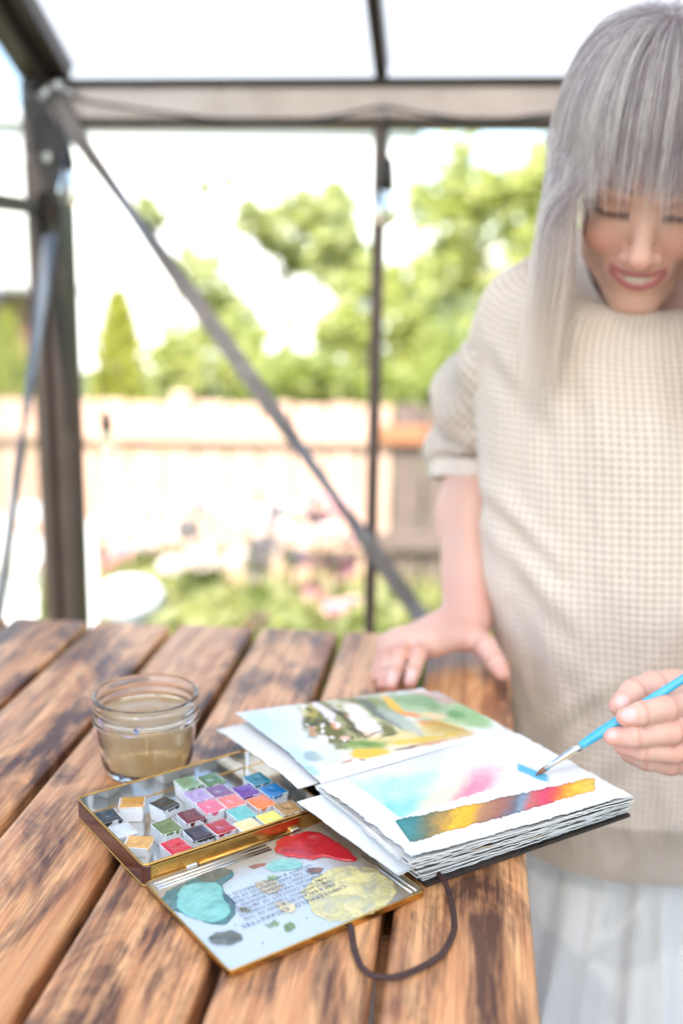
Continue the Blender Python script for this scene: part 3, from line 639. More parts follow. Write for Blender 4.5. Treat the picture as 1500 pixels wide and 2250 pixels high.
def build_pans():
    w, d, h = 0.0168, 0.0190, 0.0122
    b0 = 0.88
    ring = lambda sx, sy, z, c=0.0012: [(sx / 2 - c, -sy / 2, z), (sx / 2, -sy / 2 + c, z), (sx / 2, sy / 2 - c, z), (sx / 2 - c, sy / 2, z), (-sx / 2 + c, sy / 2, z), (-sx / 2, sy / 2 - c, z), (-sx / 2, -sy / 2 + c, z), (-sx / 2 + c, -sy / 2, z)]
    L = [ring(w * b0, d * b0, 0.0002), ring(w, d, h - 0.0006), ring(w, d, h), ring(w - 0.0016, d - 0.0016, h), ring(w - 0.0022, d - 0.0022, h - 0.0022)]
    V = np.vstack([np.array(r) for r in L]); Fc = [(i * 8 + j, i * 8 + (j + 1) % 8, (i + 1) * 8 + (j + 1) % 8, (i + 1) * 8 + j) for i in range(4) for j in range(8)] + [tuple(range(8))[::-1], tuple(32 + j for j in range(8))]
    cup_me = new_mesh('cup', V, Fc); cup_me.materials.append(M_pan)
    pos = []
    for (u, v), *_ in PANS: pos.append(tl(PZ(u, v, TABLE_Z + 0.0135))[:2])
    pos = np.array(pos); ang = np.array([math.radians(p[3]) for p in PANS])
    # keep them inside the tray and apart from each other
    for it in range(300):
        for i in range(len(pos)):
            hw = w / 2 + (0.003 if abs(ang[i]) > .3 else 0); hd = d / 2 + (0.002 if abs(ang[i]) > .3 else 0)
            pos[i, 0] = min(max(pos[i, 0], hw + 0.0012), TW - hw - 0.0012); pos[i, 1] = min(max(pos[i, 1], hd + 0.0012), TD - hd - 0.0012)
            for j in range(i):
                dx, dy = pos[i] - pos[j]; e = 0.0022 if (abs(ang[i]) > .3 or abs(ang[j]) > .3) else 0.0003
                ox, oy = w + e - abs(dx), d + e - abs(dy)
                if ox > 0 and oy > 0:
                    if ox < oy: s = math.copysign(ox / 2, dx); pos[i, 0] += s; pos[j, 0] -= s
                    else: s = math.copysign(oy / 2, dy); pos[i, 1] += s; pos[j, 1] -= s
    for q, ((px, rgb, cn, a, tilt), p) in enumerate(zip(PANS, pos)):
        wp = T_O + E1 * p[0] + E2 * p[1]
        t = thing('paint_pan', f'white half pan of {cn} watercolour in the open tin tray', 'paint pan', (wp[0], wp[1], TABLE_Z + 0.0010), T_A + ang[q] + RNG.uniform(-.05, .05), 'paint pans in the tin')
        link('cup', cup_me, t)
        rgbl = lin(*rgb)
        n = 15; xs = np.linspace(-1, 1, n); X, Y_ = np.meshgrid(xs, xs)
        wob = 1.02 + 0.05 * fbm(X * 2 + q, Y_ * 2 + q * 7)
        edge = np.maximum(np.abs(X), np.abs(Y_)); dome = 0.0009 * (1 - edge ** 4) - 0.0010 * np.exp(-((X + .1) ** 2 + (Y_ - .1) ** 2) / 0.18) * (q % 3 != 0) + 0.0003 * fbm(X * 3 + q, Y_ * 3)
        Zp = h + 0.0003 + np.where(edge > .99, -0.0010, dome)
        # paint that has run over the front lip
        Vp = np.stack([X * wob * (w / 2 - 0.0001), Y_ * wob * (d / 2 - 0.0001), Zp], -1).reshape(-1, 3)
        pm = paint_mat(f'pan_paint_{cn.replace(" ", "_")}', rgbl, rgbl * 0.72, np.clip(rgbl * 1.25 + .02, 0, .9), 160, 0.24 if q % 2 else 0.14, 0.2, 0.5)
        part('paint_cake', (Vp, grid_faces(n, n)), pm, t, True)
        drip = []
        for s in range(3):
            x0 = RNG.uniform(-.8, .8) * w / 2; wd = RNG.uniform(.0012, .0034); dp = RNG.uniform(.0012, .0042)
            yf = -d / 2 - 0.0002
            V2 = [(x0 - wd, yf, h + .0003), (x0 + wd, yf, h + .0003), (x0 + wd * .7, yf + (1 - b0) * d / 2 * dp / h, h - dp * .7), (x0, yf + (1 - b0) * d / 2 * dp / h, h - dp), (x0 - wd * .8, yf + (1 - b0) * d / 2 * dp / h, h - dp * .6)]
            drip.append((V2, [(0, 4, 3, 2, 1)]))
        part('paint_drip', join(*drip), pm, t)
        if cn in ('tan yellow', 'black'):
            MI = bpy.data.materials.get('pan_print') or pmat('pan_print', (.02, .02, .02))
            for r_, (s, sz) in enumerate((('ORCHARD PEACH' if cn == 'tan yellow' else 'LAMP BLACK', 0.0016), ('gouache', 0.0011))):
                cu = bpy.data.curves.new('lettering', 'FONT'); cu.body = s; cu.size = sz; cu.align_x = 'CENTER'; cu.resolution_u = 2
                tmp = bpy.data.objects.new('lettering', cu); COL.objects.link(tmp)
                me = bpy.data.meshes.new_from_object(tmp.evaluated_get(bpy.context.evaluated_depsgraph_get())); bpy.data.objects.remove(tmp)
                co = np.zeros(len(me.vertices) * 3); me.vertices.foreach_get('co', co); co = co.reshape(-1, 3)
                zz = 0.0045 - 0.0022 * r_ + co[:, 1]
                fr = w / 2 * (b0 + (1 - b0) * zz / h) + 0.0001
                nv = np.column_stack([-fr, -co[:, 0], zz]) if cn == 'tan yellow' else np.column_stack([co[:, 0], -(d / 2 * (b0 + (1 - b0) * zz / h) + 0.0001), zz])
                me.vertices.foreach_set('co', nv.ravel()); me.update(); me.materials.clear(); me.materials.append(MI)
                link('lettering', me, t)
build_pans()
# ================================================================== sketchbook
def soft(x, a, b): t = np.clip((x - a) / (b - a), 0, 1); return t * t * (3 - 2 * t)
def ell(U, V, cx, cy, rx, ry, ang=0.0, edge=0.35, wob=0.25, ws=0.02, seed=0.0):
    """soft-edged watercolour blot, 0..1"""
    a = math.radians(ang); x, y = U - cx, V - cy
    X = (x * math.cos(a) + y * math.sin(a)) / rx; Y_ = (-x * math.sin(a) + y * math.cos(a)) / ry
    r = np.sqrt(X * X + Y_ * Y_) + wob * fbm(U * ws + seed, V * ws * 1.8 + seed * 2)
    return 1 - soft(r, 1 - edge, 1 + edge * 0.3)
def over(c, m, rgb, op=1.0): return c * (1 - (m * op)[..., None]) + lin(*rgb) * (m * op)[..., None]
PAPER = lin(224, 224, 222)
def paint_right(U, V):
    c = np.broadcast_to(PAPER, U.shape + (3,)).copy()
    # upper wash: between two slanting lines, feathered at its top
    nz = fbm(U * 0.02, V * 0.03); nf = fbm(U * 0.1, V * 0.14)
    low = 1797 - (U - 880) * 0.312 + 5 * nz + 5 * fbm(U * .07, V * 0.02); top = 1712 - (U - 800) * 0.10 + 10 * nz
    left = 770 + (V - 1715) * 1.33 + 3 * nf
    m = soft(V, top - 16, top + 12) * (1 - soft(V, low - 3, low + 1)) * soft(U, left - 4, left + 3) * (1 - soft(U, 1120, 1152))
    x = U + 0.55 * (V - 1740) + 22 * nz
    stops = [(790, (168, 216, 212)), (860, (126, 200, 196)), (915, (160, 216, 208)), (945, (226, 236, 196)), (985, (238, 216, 190)), (1020, (238, 140, 162)), (1055, (236, 150, 168)), (1085, (232, 206, 204)), (1115, (226, 222, 206)), (1150, (222, 222, 206))]
    xs = [s[0] for s in stops]; cc = np.stack([np.interp(x, xs, [lin(*s[1])[k] for s in stops]) for k in range(3)], -1)
    dens = np.clip(0.62 + 0.45 * soft(V, low - 55, low - 10) + 0.22 * nf, 0, 1)
    c = c * (1 - (m * dens)[..., None]) + cc * (m * dens)[..., None]
    # lower strip
    lo = 1851 - (U - 903) * 0.283 + 4 * fbm(U * 0.05, V * 0.01 + 9) + 3 * fbm(U * .2, V * .02); hi = 1803 - (U - 870) * 0.218 + 4 * fbm(U * 0.045, V * .01 + 3) + 3 * fbm(U * .18, V * .02 + 4)
    lf = 868 + (V - 1805) * 0.72; rg = 1306 + 2 * nf
    m = soft(V, hi - 1.5, hi + 1.5) * (1 - soft(V, lo - 1.5, lo + 1.5)) * soft(U, lf - 2, lf + 2) * (1 - soft(U, rg - 2, rg + 2))
    x = U + 0.3 * (V - (1803 - (U - 870) * .25)) + 18 * nz + 8 * nf
    stops = [(870, (58, 136, 140)), (915, (80, 140, 138)), (945, (124, 126, 98)), (975, (176, 140, 80)), (1005, (232, 180, 62)), (1045, (234, 176, 58)), (1070, (176, 128, 96)), (1110, (158, 108, 96)), (1135, (112, 110, 124)), (1155, (130, 150, 164)), (1172, (196, 106, 104)), (1200, (218, 78, 108)), (1228, (230, 92, 84)), (1250, (240, 150, 58)), (1275, (246, 188, 70)), (1310, (248, 196, 92))]
    xs = [s[0] for s in stops]; cc = np.stack([np.interp(x, xs, [lin(*s[1])[k] for s in stops]) for k in range(3)], -1)
    edge = np.minimum(np.minimum(V - hi, lo - V), np.minimum(U - lf, rg - U))
    cc = cc * (1 - 0.35 * (1 - soft(edge, 0, 7)))[..., None] * (1 + 0.18 * nf[..., None])
    c = c * (1 - m[..., None]) + np.clip(cc, 0, 1) * m[..., None]
    # fresh blue stroke under the brush
    d = (V - 1679 - (U - 1136) * 0.40); m = soft(U, 1132, 1140) * (1 - soft(U, 1196, 1212)) * soft(d, -5, 0) * (1 - soft(d, 11 + 5 * nz, 16 + 5 * nz))
    c = over(c, m, (60, 170, 206), 0.9)
    return c
def paint_left(U0, V0):
    U = (U0 - 460) / 0.44; V = (V0 - 1480) / 0.44            # enlarged-crop coordinates
    wx, wy = 22 * fbm(U * .012, V * .02), 12 * fbm(U * .012 + 40, V * .02 + 9); U = U + wx; V = V + wy
    c = np.broadcast_to(PAPER, U.shape + (3,)).copy()
    E = lambda *a, **k: ell(U, V, *a, **k)
    c = over(c, E(330, 300, 230, 150, 25, edge=.7), (206, 226, 234), .9); c = over(c, E(250, 250, 120, 60, 20, edge=.8, seed=3), (186, 214, 228), .6)
    c = over(c, E(430, 420, 130, 60, 20, edge=.8, seed=5), (178, 212, 220), .7); c = over(c, E(510, 480, 60, 30, 20, edge=.7), (150, 196, 208), .8)
    c = over(c, E(520, 415, 55, 30, 10, edge=.5, seed=2), (142, 166, 168), .8); c = over(c, E(600, 400, 70, 60, 0, edge=.8), (206, 214, 204), .8)
    c = over(c, E(780, 235, 330, 135, 12, edge=.6, wob=.35, seed=12), (204, 196, 150), .9); c = over(c, E(620, 250, 170, 105, 25, edge=.5, wob=.5, seed=14), (152, 148, 104), .85)
    c = over(c, E(940, 330, 330, 60, -5, edge=.7, seed=16), (226, 204, 140), .85); c = over(c, E(1180, 200, 230, 90, 12, edge=.6, seed=18), (178, 194, 146), .9); c = over(c, E(1150, 120, 200, 26, 10, edge=.6), (206, 128, 120), .5)
    # town and hill: olive masses
    for q in ((520, 240, 60, 75, 20), (560, 180, 90, 45, 15), (640, 320, 90, 50, 25), (760, 150, 120, 35, 10), (720, 250, 110, 40, 50), (880, 280, 60, 35, 20), (590, 280, 70, 60, 30)):
        c = over(c, E(*q, edge=.45, wob=.5, ws=.03, seed=q[0]), (112, 110, 66), .9)
    c = over(c, E(500, 190, 45, 50, 0, edge=.5, wob=.4), (196, 178, 96), .7); c = over(c, E(520, 260, 40, 30, 0, wob=.5, ws=.05), (112, 124, 62), .8)
    for i in range(34):
        r = random.Random(i * 5 + 1); x, y = r.uniform(470, 760), 0; y = r.uniform(150, 320) + (x - 470) * 0.12
        c = over(c, E(x, y, r.uniform(10, 34), r.uniform(7, 17), r.uniform(-10, 40), edge=.3, wob=.3, ws=.06, seed=i), r.choice([(240, 236, 234), (238, 226, 220), (232, 190, 170), (206, 150, 110), (96, 86, 74), (70, 76, 60)]), .85)
    c = over(c, E(560, 180, 95, 22, 38, edge=.4, wob=.3), (232, 224, 228), .9)
    c = over(c, E(770, 235, 130, 52, 38, edge=.3, wob=.2), (238, 230, 220), .95); c = over(c, E(800, 300, 40, 18, 0, edge=.5), (232, 190, 160), .7)
    c = over(c, E(690, 240, 150, 7, 42, edge=.4, wob=.3), (86, 80, 70), .85); c = over(c, E(820, 300, 60, 5, -20, edge=.4), (70, 72, 64), .8); c = over(c, E(880, 310, 60, 4, -25, edge=.4), (80, 80, 70), .7)
    # right half: green slopes, grey road, yellow fields
    c = over(c, E(860, 180, 150, 60, 25, edge=.6), (142, 152, 104), .9); c = over(c, E(850, 200, 170, 22, 32, edge=.5), (110, 116, 112), .85)
    c = over(c, E(960, 240, 150, 34, 32, edge=.6, seed=8), (176, 186, 176), .9); c = over(c, E(1020, 140, 170, 45, 8, edge=.5, seed=4), (134, 164, 118), .9)
    c = over(c, E(1000, 170, 120, 22, 12, edge=.6), (170, 190, 150), .8); c = over(c, E(1300, 215, 130, 55, 18, edge=.5, seed=6), (150, 182, 132), .95)
    c = over(c, E(1230, 205, 60, 26, 10, edge=.6), (96, 146, 92), .7)
    c = over(c, E(920, 155, 75, 17, 38, edge=.35), (238, 184, 82), .95); c = over(c, E(1010, 205, 60, 16, 12, edge=.5), (238, 146, 92), .9); c = over(c, E(1120, 210, 80, 18, 5, edge=.5), (236, 206, 160), .9)
    c = over(c, E(1110, 250, 85, 22, 8, edge=.5), (236, 136, 92), .9); c = over(c, E(1180, 280, 150, 40, 10, edge=.4), (226, 196, 110), .85)
    for k in range(7): c = over(c, E(1160 + k * 12, 252 + k * 11, 150 - k * 6, 3.4, 12 - k * 3, edge=.5, wob=.2), (150, 112, 58), .75)
    c = over(c, E(1060, 330, 190, 18, -6, edge=.5), (222, 190, 84), .9); c = over(c, E(1120, 345, 150, 9, -8, edge=.5), (214, 150, 110), .8); c = over(c, E(980, 372, 80, 6, -12, edge=.4), (110, 80, 70), .8)
    c = over(c, E(790, 360, 130, 34, -4, edge=.6), (142, 164, 92), .95); c = over(c, E(780, 350, 80, 16, 0, edge=.6), (96, 136, 66), .7)
    c = over(c, E(800, 400, 115, 30, -6, edge=.35), (238, 186, 70), .97); c = over(c, E(690, 440, 40, 8, -15, edge=.4, wob=.5), (186, 116, 80), .8); c = over(c, E(770, 435, 20, 6, 0, edge=.4, wob=.5), (150, 70, 70), .7)
    c = over(c, E(620, 440, 80, 34, -10, edge=.8), (206, 208, 190), .8)
    # unpainted margin
    return c
def page_vcol(name, quad, zf, painter, nu, nv, mat, parent, thick=0.0006, deck=0.0012, seed=0.0, round_corner=0.0, stain=None):
    """a sheet: quad = spine-left, spine-right, outer-right, outer-left (world xyz); zf adds height over (s, t)"""
    s = np.linspace(0, 1, nu); t = np.linspace(0, 1, nv); S, T = np.meshgrid(s, t)
    q = np.array(quad); P = ((1 - S) * (1 - T))[..., None] * q[0] + (S * (1 - T))[..., None] * q[1] + (S * T)[..., None] * q[2] + ((1 - S) * T)[..., None] * q[3]
    e1 = (q[1] - q[0]); e1 /= np.linalg.norm(e1); e2 = (q[3] - q[0]); e2 /= np.linalg.norm(e2)
    # ragged, hand-torn edges
    d1 = deck * (1.3 * fbm(T * 9 + seed, T * 0 + seed) + fbm(T * 40 + seed, T * 0) * .8); d2 = deck * (1.3 * fbm(S * 11 + seed, S * 0 + 3 * seed) + fbm(S * 55 + seed, S * 0) * .8)
    P = P + (soft(S, .9, 1) * d1 - (1 - soft(S, 0, .1)) * np.roll(d1, 3, 0))[..., None] * e1 + (soft(T, .88, 1) * d2)[..., None] * e2
    P[..., 2] += zf(S, T)
    V = P.reshape(-1, 3); top = grid_faces(nu, nv)
    Vb = V - np.array([0, 0, thick]); n = len(V)
    idx = np.concatenate([np.arange(nu - 1), (np.arange(nv - 1) * nu + nu - 1), (nu * nv - 1 - np.arange(nu - 1)), ((nv - 1 - np.arange(nv - 1)) * nu)])
    nx = np.roll(idx, -1); side = np.stack([idx, idx + n, nx + n, nx], 1)
    F_ = np.vstack([top[:, ::-1] if np.cross(e1, e2)[2] < 0 else top, (top if np.cross(e1, e2)[2] < 0 else top[:, ::-1]) + n, side if np.cross(e1, e2)[2] > 0 else side])
    VV = np.vstack([V, Vb]) - np.array(root_of(parent).location)
    me = new_mesh(name, VV, F_, False); me.materials.append(mat)
    if painter is not None:
        U_, V_ = PROJ_ARR(P); c = painter(U_, V_).reshape(-1, 3)
    else:
        c = np.broadcast_to(PAPER, (n, 3)).copy()
        if stain is not None:
            c = c * (1 - stain[1] * soft(S + 0.1 * fbm(S * 8, T * 8), stain[0], stain[0] + .05).reshape(-1, 1) * (1 - soft(S, stain[0] + .1, stain[0] + .16).reshape(-1, 1)) * (T.reshape(-1, 1) > .9) * (1 - lin(*stain[2])))
    c = c * (1 + 0.018 * fbm(S * 60, T * 60 + seed).reshape(-1, 1))
    set_color(me, np.vstack([c, np.broadcast_to(PAPER * 0.97, (n, 3))]))
    o = link(name, me, parent); me.polygons.foreach_set('use_smooth', [True] * (len(top)) + [False] * (len(F_) - len(top)))
    return o
def PROJ_ARR(P):
    q = P - CAM; d = q @ FW; return 750 + FPX * (q @ RT) / d, 1125 - FPX * (q @ UP) / d
def build_book():
    M_paper = vcol_mat('watercolour_paper', 0.75, 0.25, 700, 0.35, 0.0004)
    M_cover = pmat('dark_leather_cover', tuple(lin(62, 50, 44)), tuple(lin(40, 34, 32)), 120, 0.6, bump=0.4, bdist=0.0006)
    M_cord = pmat('brown_leather_cord', tuple(lin(74, 46, 42)), tuple(lin(52, 32, 30)), 200, 0.6, bump=0.3, bdist=0.0004)
    z1 = TABLE_Z + 0.0325
    SL_, SR_ = PZ(697, 1722, z1 - 0.001), PZ(1113, 1600, z1 - 0.001)
    OR_, OL_ = PZ(1386, 1747, z1), PZ(903, 1884, z1)
    b = thing('sketchbook', 'open handmade watercolour sketchbook with deckle edged pages, overhanging the table edge', 'sketchbook', (SL_[0], SL_[1], TABLE_Z))
    # covers
    C0, C1 = PZ(936, 1951, TABLE_Z), PZ(1383, 1797, TABLE_Z); dirn = (C1 - C0) / np.linalg.norm(C1 - C0); perp = np.array([-dirn[1], dirn[0], 0])
    def slab(p0, p1, dv, z0, z1_):
        q = [p0, p1, p1 + dv, p0 + dv]; return np.array([(a[0], a[1], z0) for a in q] + [(a[0], a[1], z1_) for a in q]), [(3, 2, 1, 0), (4, 5, 6, 7), (0, 1, 5, 4), (1, 2, 6, 5), (2, 3, 7, 6), (3, 0, 4, 7)]
    part('front_cover', slab(C0, C1, perp * 0.128, TABLE_Z + 0.0006, TABLE_Z + 0.0032), M_cover, b, world=True)
    part('back_cover', slab(C0 + perp * 0.1285, C1 + perp * 0.1285, perp * 0.128, TABLE_Z + 0.0006, TABLE_Z + 0.0032), M_cover, b, world=True)
    # spine bundle of folded signatures at the near end
    # page block to the right: sheets from the bottom up
    N = 17
    for i in range(N):
        f = i / (N - 1); z = TABLE_Z + 0.0042 + f * 0.0268; r = random.Random(100 + i)
        base_l = C0 + perp * 0.0035; base_r = C1 + perp * 0.0035
        ol = base_l * (1 - f) + OL_ * f; orr = base_r * (1 - f) + OR_ * f
        sl_ = (C0 + perp * 0.124) * (1 - f) + SL_ * f; sr_ = (C1 + perp * 0.124) * (1 - f) + SR_ * f
        j = lambda a: r.uniform(-a, a)
        q = [np.array([sl_[0], sl_[1], z]), np.array([sr_[0], sr_[1], z]), np.array([orr[0] + j(.0022), orr[1] + j(.0022), z]), np.array([ol[0] + j(.002), ol[1] + j(.002), z])]
        # sheets fan out towards the near left corner
        q[3] = q[3] - dirn * r.uniform(0, .003); q[0] = q[0] - dirn * r.uniform(0, .002)
        a1, a2, ph = r.uniform(.0002, .0006), r.uniform(.0001, .0004), r.uniform(0, 6)
        zf = lambda S, T, a1=a1, a2=a2, ph=ph: a1 * np.sin(S * 7 + ph) * T + a2 * np.sin(S * 17 + ph * 2) * T - 0.002 * np.exp(-T * 14)
        st = {5: (.45, .7, (200, 150, 60)), 11: (.2, .8, (236, 170, 60)), 8: (.35, .6, (60, 60, 70)), 13: (.8, .5, (220, 120, 150))}.get(i)
        page_vcol('page', q, zf, None, 46, 14, M_paper, b, 0.0009, 0.0012, i * 3.7, stain=st)
    # one loose wide sheet that sticks out over the tin
    zs = z1 - 0.0075
    q = [PZ(700, 1742, zs + .002), PZ(1000, 1690, zs + .002), PZ(1010, 1868, zs - .002), PZ(868, 1923, zs - 0.006)]
    q2 = [PZ(652, 1762, zs - .004), PZ(760, 1736, zs + .002), PZ(935, 1893, zs - .001), PZ(876, 1924, zs - 0.007)]
    page_vcol('loose_page', q2, lambda S, T: 0.0015 * np.sin(S * 3.1) * (1 - T) * .6, None, 30, 40, M_paper, b, 0.0005, 0.0006, 71.0)
    # top painted page with a lifted curl at the spine end
    page_vcol('swatch_page', [SL_ + (0, 0, .0008), SR_ + (0, 0, .0008), OR_ + (0, 0, .0004), OL_ + (0, 0, .0004)], lambda S, T: -0.003 * np.exp(-T * 12) + 0.0016 * np.sin(T * 3.1) * (1 - S) + 0.0006 * np.sin(S * 9 + 1) * T, paint_right, 300, 190, M_paper, b, 0.0006, 0.0016, 5.0)
    page_vcol('page', [SL_ + (-.003, .004, -.001), SR_ + (0, 0, -.001), OR_ + (-.006, .003, -.0015), OL_ + (-.009, .002, -.0028)], lambda S, T: -0.003 * np.exp(-T * 12) + 0.001 * np.sin(T * 3.1) * (1 - S), None, 60, 40, M_paper, b, 0.0006, 0.0016, 9.0)
    # left leaf with the landscape, and the sheets under it
    zl0 = TABLE_Z + 0.020
    LQ = [PZ(704, 1713, z1 - 0.0005), PZ(1112, 1598, z1 - 0.0005), PZ(925, 1512, zl0 + 0.004), PZ(516, 1566, zl0 + 0.003)]
    page_vcol('landscape_page', LQ, lambda S, T: -0.003 * np.exp(-T * 12) + 0.0022 * np.sin(T * 3.1), paint_left, 290, 200, M_paper, b, 0.0006, 0.0010, 15.0)
    q = [PZ(655, 1727, z1 - 0.006), PZ(1105, 1602, z1 - 0.004), PZ(905, 1517, zl0 - 0.001), PZ(474, 1602, zl0 - 0.0035)]
    page_vcol('page', q, lambda S, T: -0.002 * np.exp(-T * 12) + 0.001 * np.sin(T * 3.1), None, 50, 30, M_paper, b, 0.0006, 0.0010, 25.0)
    for i in range(6):
        f = (i + 1) / 7.0; zz = TABLE_Z + 0.0036 + f * 0.0115
        p0, p1 = C0 + perp * 0.132, C1 + perp * 0.132
        qq = [np.array([p0[0] + .012, p0[1] + .006, zz + .006 * f]), np.array([p1[0] - .004, p1[1], zz + .006 * f]), np.array([*(p1 + perp * 0.118)[:2], zz]), np.array([*(p0 + perp * .118 + dirn * .02)[:2], zz])]
        page_vcol('page', qq, lambda S, T, i=i: 0.0003 * np.sin(S * 8 + i), None, 30, 10, M_paper, b, 0.0010, 0.0012, 31.0 + i)
    # stitched spine piece
    part('spine', tube(smooth_path([C0 + perp * 0.128 + (0, 0, .008), (C0 + C1) / 2 + perp * 0.128 + (0, 0, .009), C1 + perp * 0.128 + (0, 0, .008)], 6), 0.0062, 12), M_paper_plain(), b, True, world=True)
    # leather cord from under the cover, looping over the planks
    px = [(955, 1912, .004), (975, 1935, .0055), (985, 1960, .003), (996, 2010, .0022), (995, 2050, .0022), (970, 2095, .0022), (925, 2125, .0022), (870, 2146, .0022), (825, 2145, .0022), (795, 2125, .0022), (778, 2085, .0022), (771, 2040, .003), (768, 2030, .0022), (766, 2005, .0020)]
    part('leather_cord', tube(smooth_path([PZ(u, v, TABLE_Z + h) for u, v, h in px], 8), 0.0021, 8, squash=0.75), M_cord, b, True, world=True)
    return SL_, SR_, OR_, OL_, z1
def M_paper_plain(): return pmat('folded_paper', (.80, .80, .785), (.72, .72, .70), 60, 0.8)
SL_, SR_, OR_, OL_, ZPAGE = build_book()

# ================================================================== paint brush
BR_TIP = PZ(1176, 1703, ZPAGE + 0.0012); BR_END = PD(1560, 1452, 0.80)
BR_D = (BR_END - BR_TIP); BR_L = np.linalg.norm(BR_D); BR_D /= BR_L
def build_brush():
    M_h = pmat('turquoise_lacquer', tuple(lin(72, 178, 212)), tuple(lin(60, 166, 204)), 90, 0.22, coat=0.6)
    M_f = pmat('nickel_ferrule', (.75, .74, .73), (.6, .6, .6), 60, 0.2, metal=1.0)
    M_b = pmat('sable_bristle', tuple(lin(150, 92, 56)), tuple(lin(90, 80, 70)), 300, 0.55)
    o = thing('paint_brush', 'slim turquoise handled paint brush with silver ferrule held over the page', 'paint brush', tuple(BR_TIP))
    def seg(a, pts, mat, nm, n=16):
        return part(nm, tube([BR_TIP + BR_D * s for s, r in pts], [r for s, r in pts], n), mat, o, True, world=True)
    f0 = 0.0085; f1 = 0.040
    seg(0, [(0.0, 0.0003), (0.002, 0.0010), (0.005, 0.0018), (0.008, 0.0021), (f0 + .001, 0.0020)], M_b, 'bristles')
    seg(0, [(f0, 0.0021), (f0 + .012, 0.0023), (f1 - .010, 0.0028), (f1 - .0085, 0.0031), (f1 - .007, 0.0028), (f1 - .006, 0.0031), (f1 - .0045, 0.0029), (f1, 0.0031)], M_f, 'ferrule')
    seg(0, [(f1 - .0005, 0.0030), (f1 + .003, 0.0033), (f1 + .02, 0.0041), (f1 + .04, 0.0041), (f1 + .08, 0.0034), (f1 + .12, 0.0026), (0.215, 0.0014), (0.217, 0.0004)], M_h, 'handle')
build_brush()
# ================================================================== the painter: body as one signed-distance surface
def smin(a, b, k):
    h = np.clip(0.5 + 0.5 * (b - a) / k, 0, 1); return b + (a - b) * h - k * h * (1 - h)
def smax(a, b, k): return -smin(-a, -b, k)
def sd_ell(P, c, r):
    q = P - np.array(c); r = np.array(r); k0 = np.sqrt(((q / r) ** 2).sum(-1)); k1 = np.sqrt(((q / (r * r)) ** 2).sum(-1)) + 1e-9
    return np.where(k0 < 0.05, -r.min(), k0 * (k0 - 1) / k1)
def sd_cone(P, a, b, ra, rb):
    a, b = np.array(a), np.array(b); ab = b - a; t = np.clip(((P - a) @ ab) / (ab @ ab), 0, 1)
    return np.linalg.norm(P - a - t[..., None] * ab, axis=-1) - (ra + (rb - ra) * t)
class Group:
    def __init__(s, k): s.k = k; s.p = []
    def ell(s, c, r, k=None, op='+'): s.p.append(('e', np.array(c, float), np.array(r, float), k or s.k, op)); return s
    def cone(s, a, b, ra, rb, k=None, op='+'): s.p.append(('c', np.array(a, float), np.array(b, float), ra, rb, k or s.k, op)); return s
    def chain(s, pts, rs, k=None):
        for i in range(len(pts) - 1): s.cone(pts[i], pts[i + 1], rs[i], rs[i + 1], k)
        return s
    def bounds(s):
        lo, hi = [], []
        for p in s.p:
            if p[0] == 'e': lo.append(p[1] - p[2]); hi.append(p[1] + p[2])
            else: lo.append(np.minimum(p[1], p[2]) - max(p[3], p[4])); hi.append(np.maximum(p[1], p[2]) + max(p[3], p[4]))
        return np.min(lo, 0), np.max(hi, 0)
    def ev(s, P, c=None, rad=0.0):
        d = np.full(P.shape[:-1], 1.0)
        for p in s.p:
            if c is not None:
                if p[0] == 'e': far = np.linalg.norm(c - p[1]) - p[2].max()
                else:
                    ab = p[2] - p[1]; t = np.clip(((c - p[1]) @ ab) / (ab @ ab), 0, 1); far = np.linalg.norm(c - p[1] - t * ab) - max(p[3], p[4])
                if far > rad + 0.03: continue
            if p[0] == 'e': q = sd_ell(P, p[1], p[2]); k, op = p[3], p[4]
            else: q = sd_cone(P, p[1], p[2], p[3], p[4]); k, op = p[5], p[6]
            d = smin(d, q, k) if op == '+' else smax(d, -q, k)
        return d
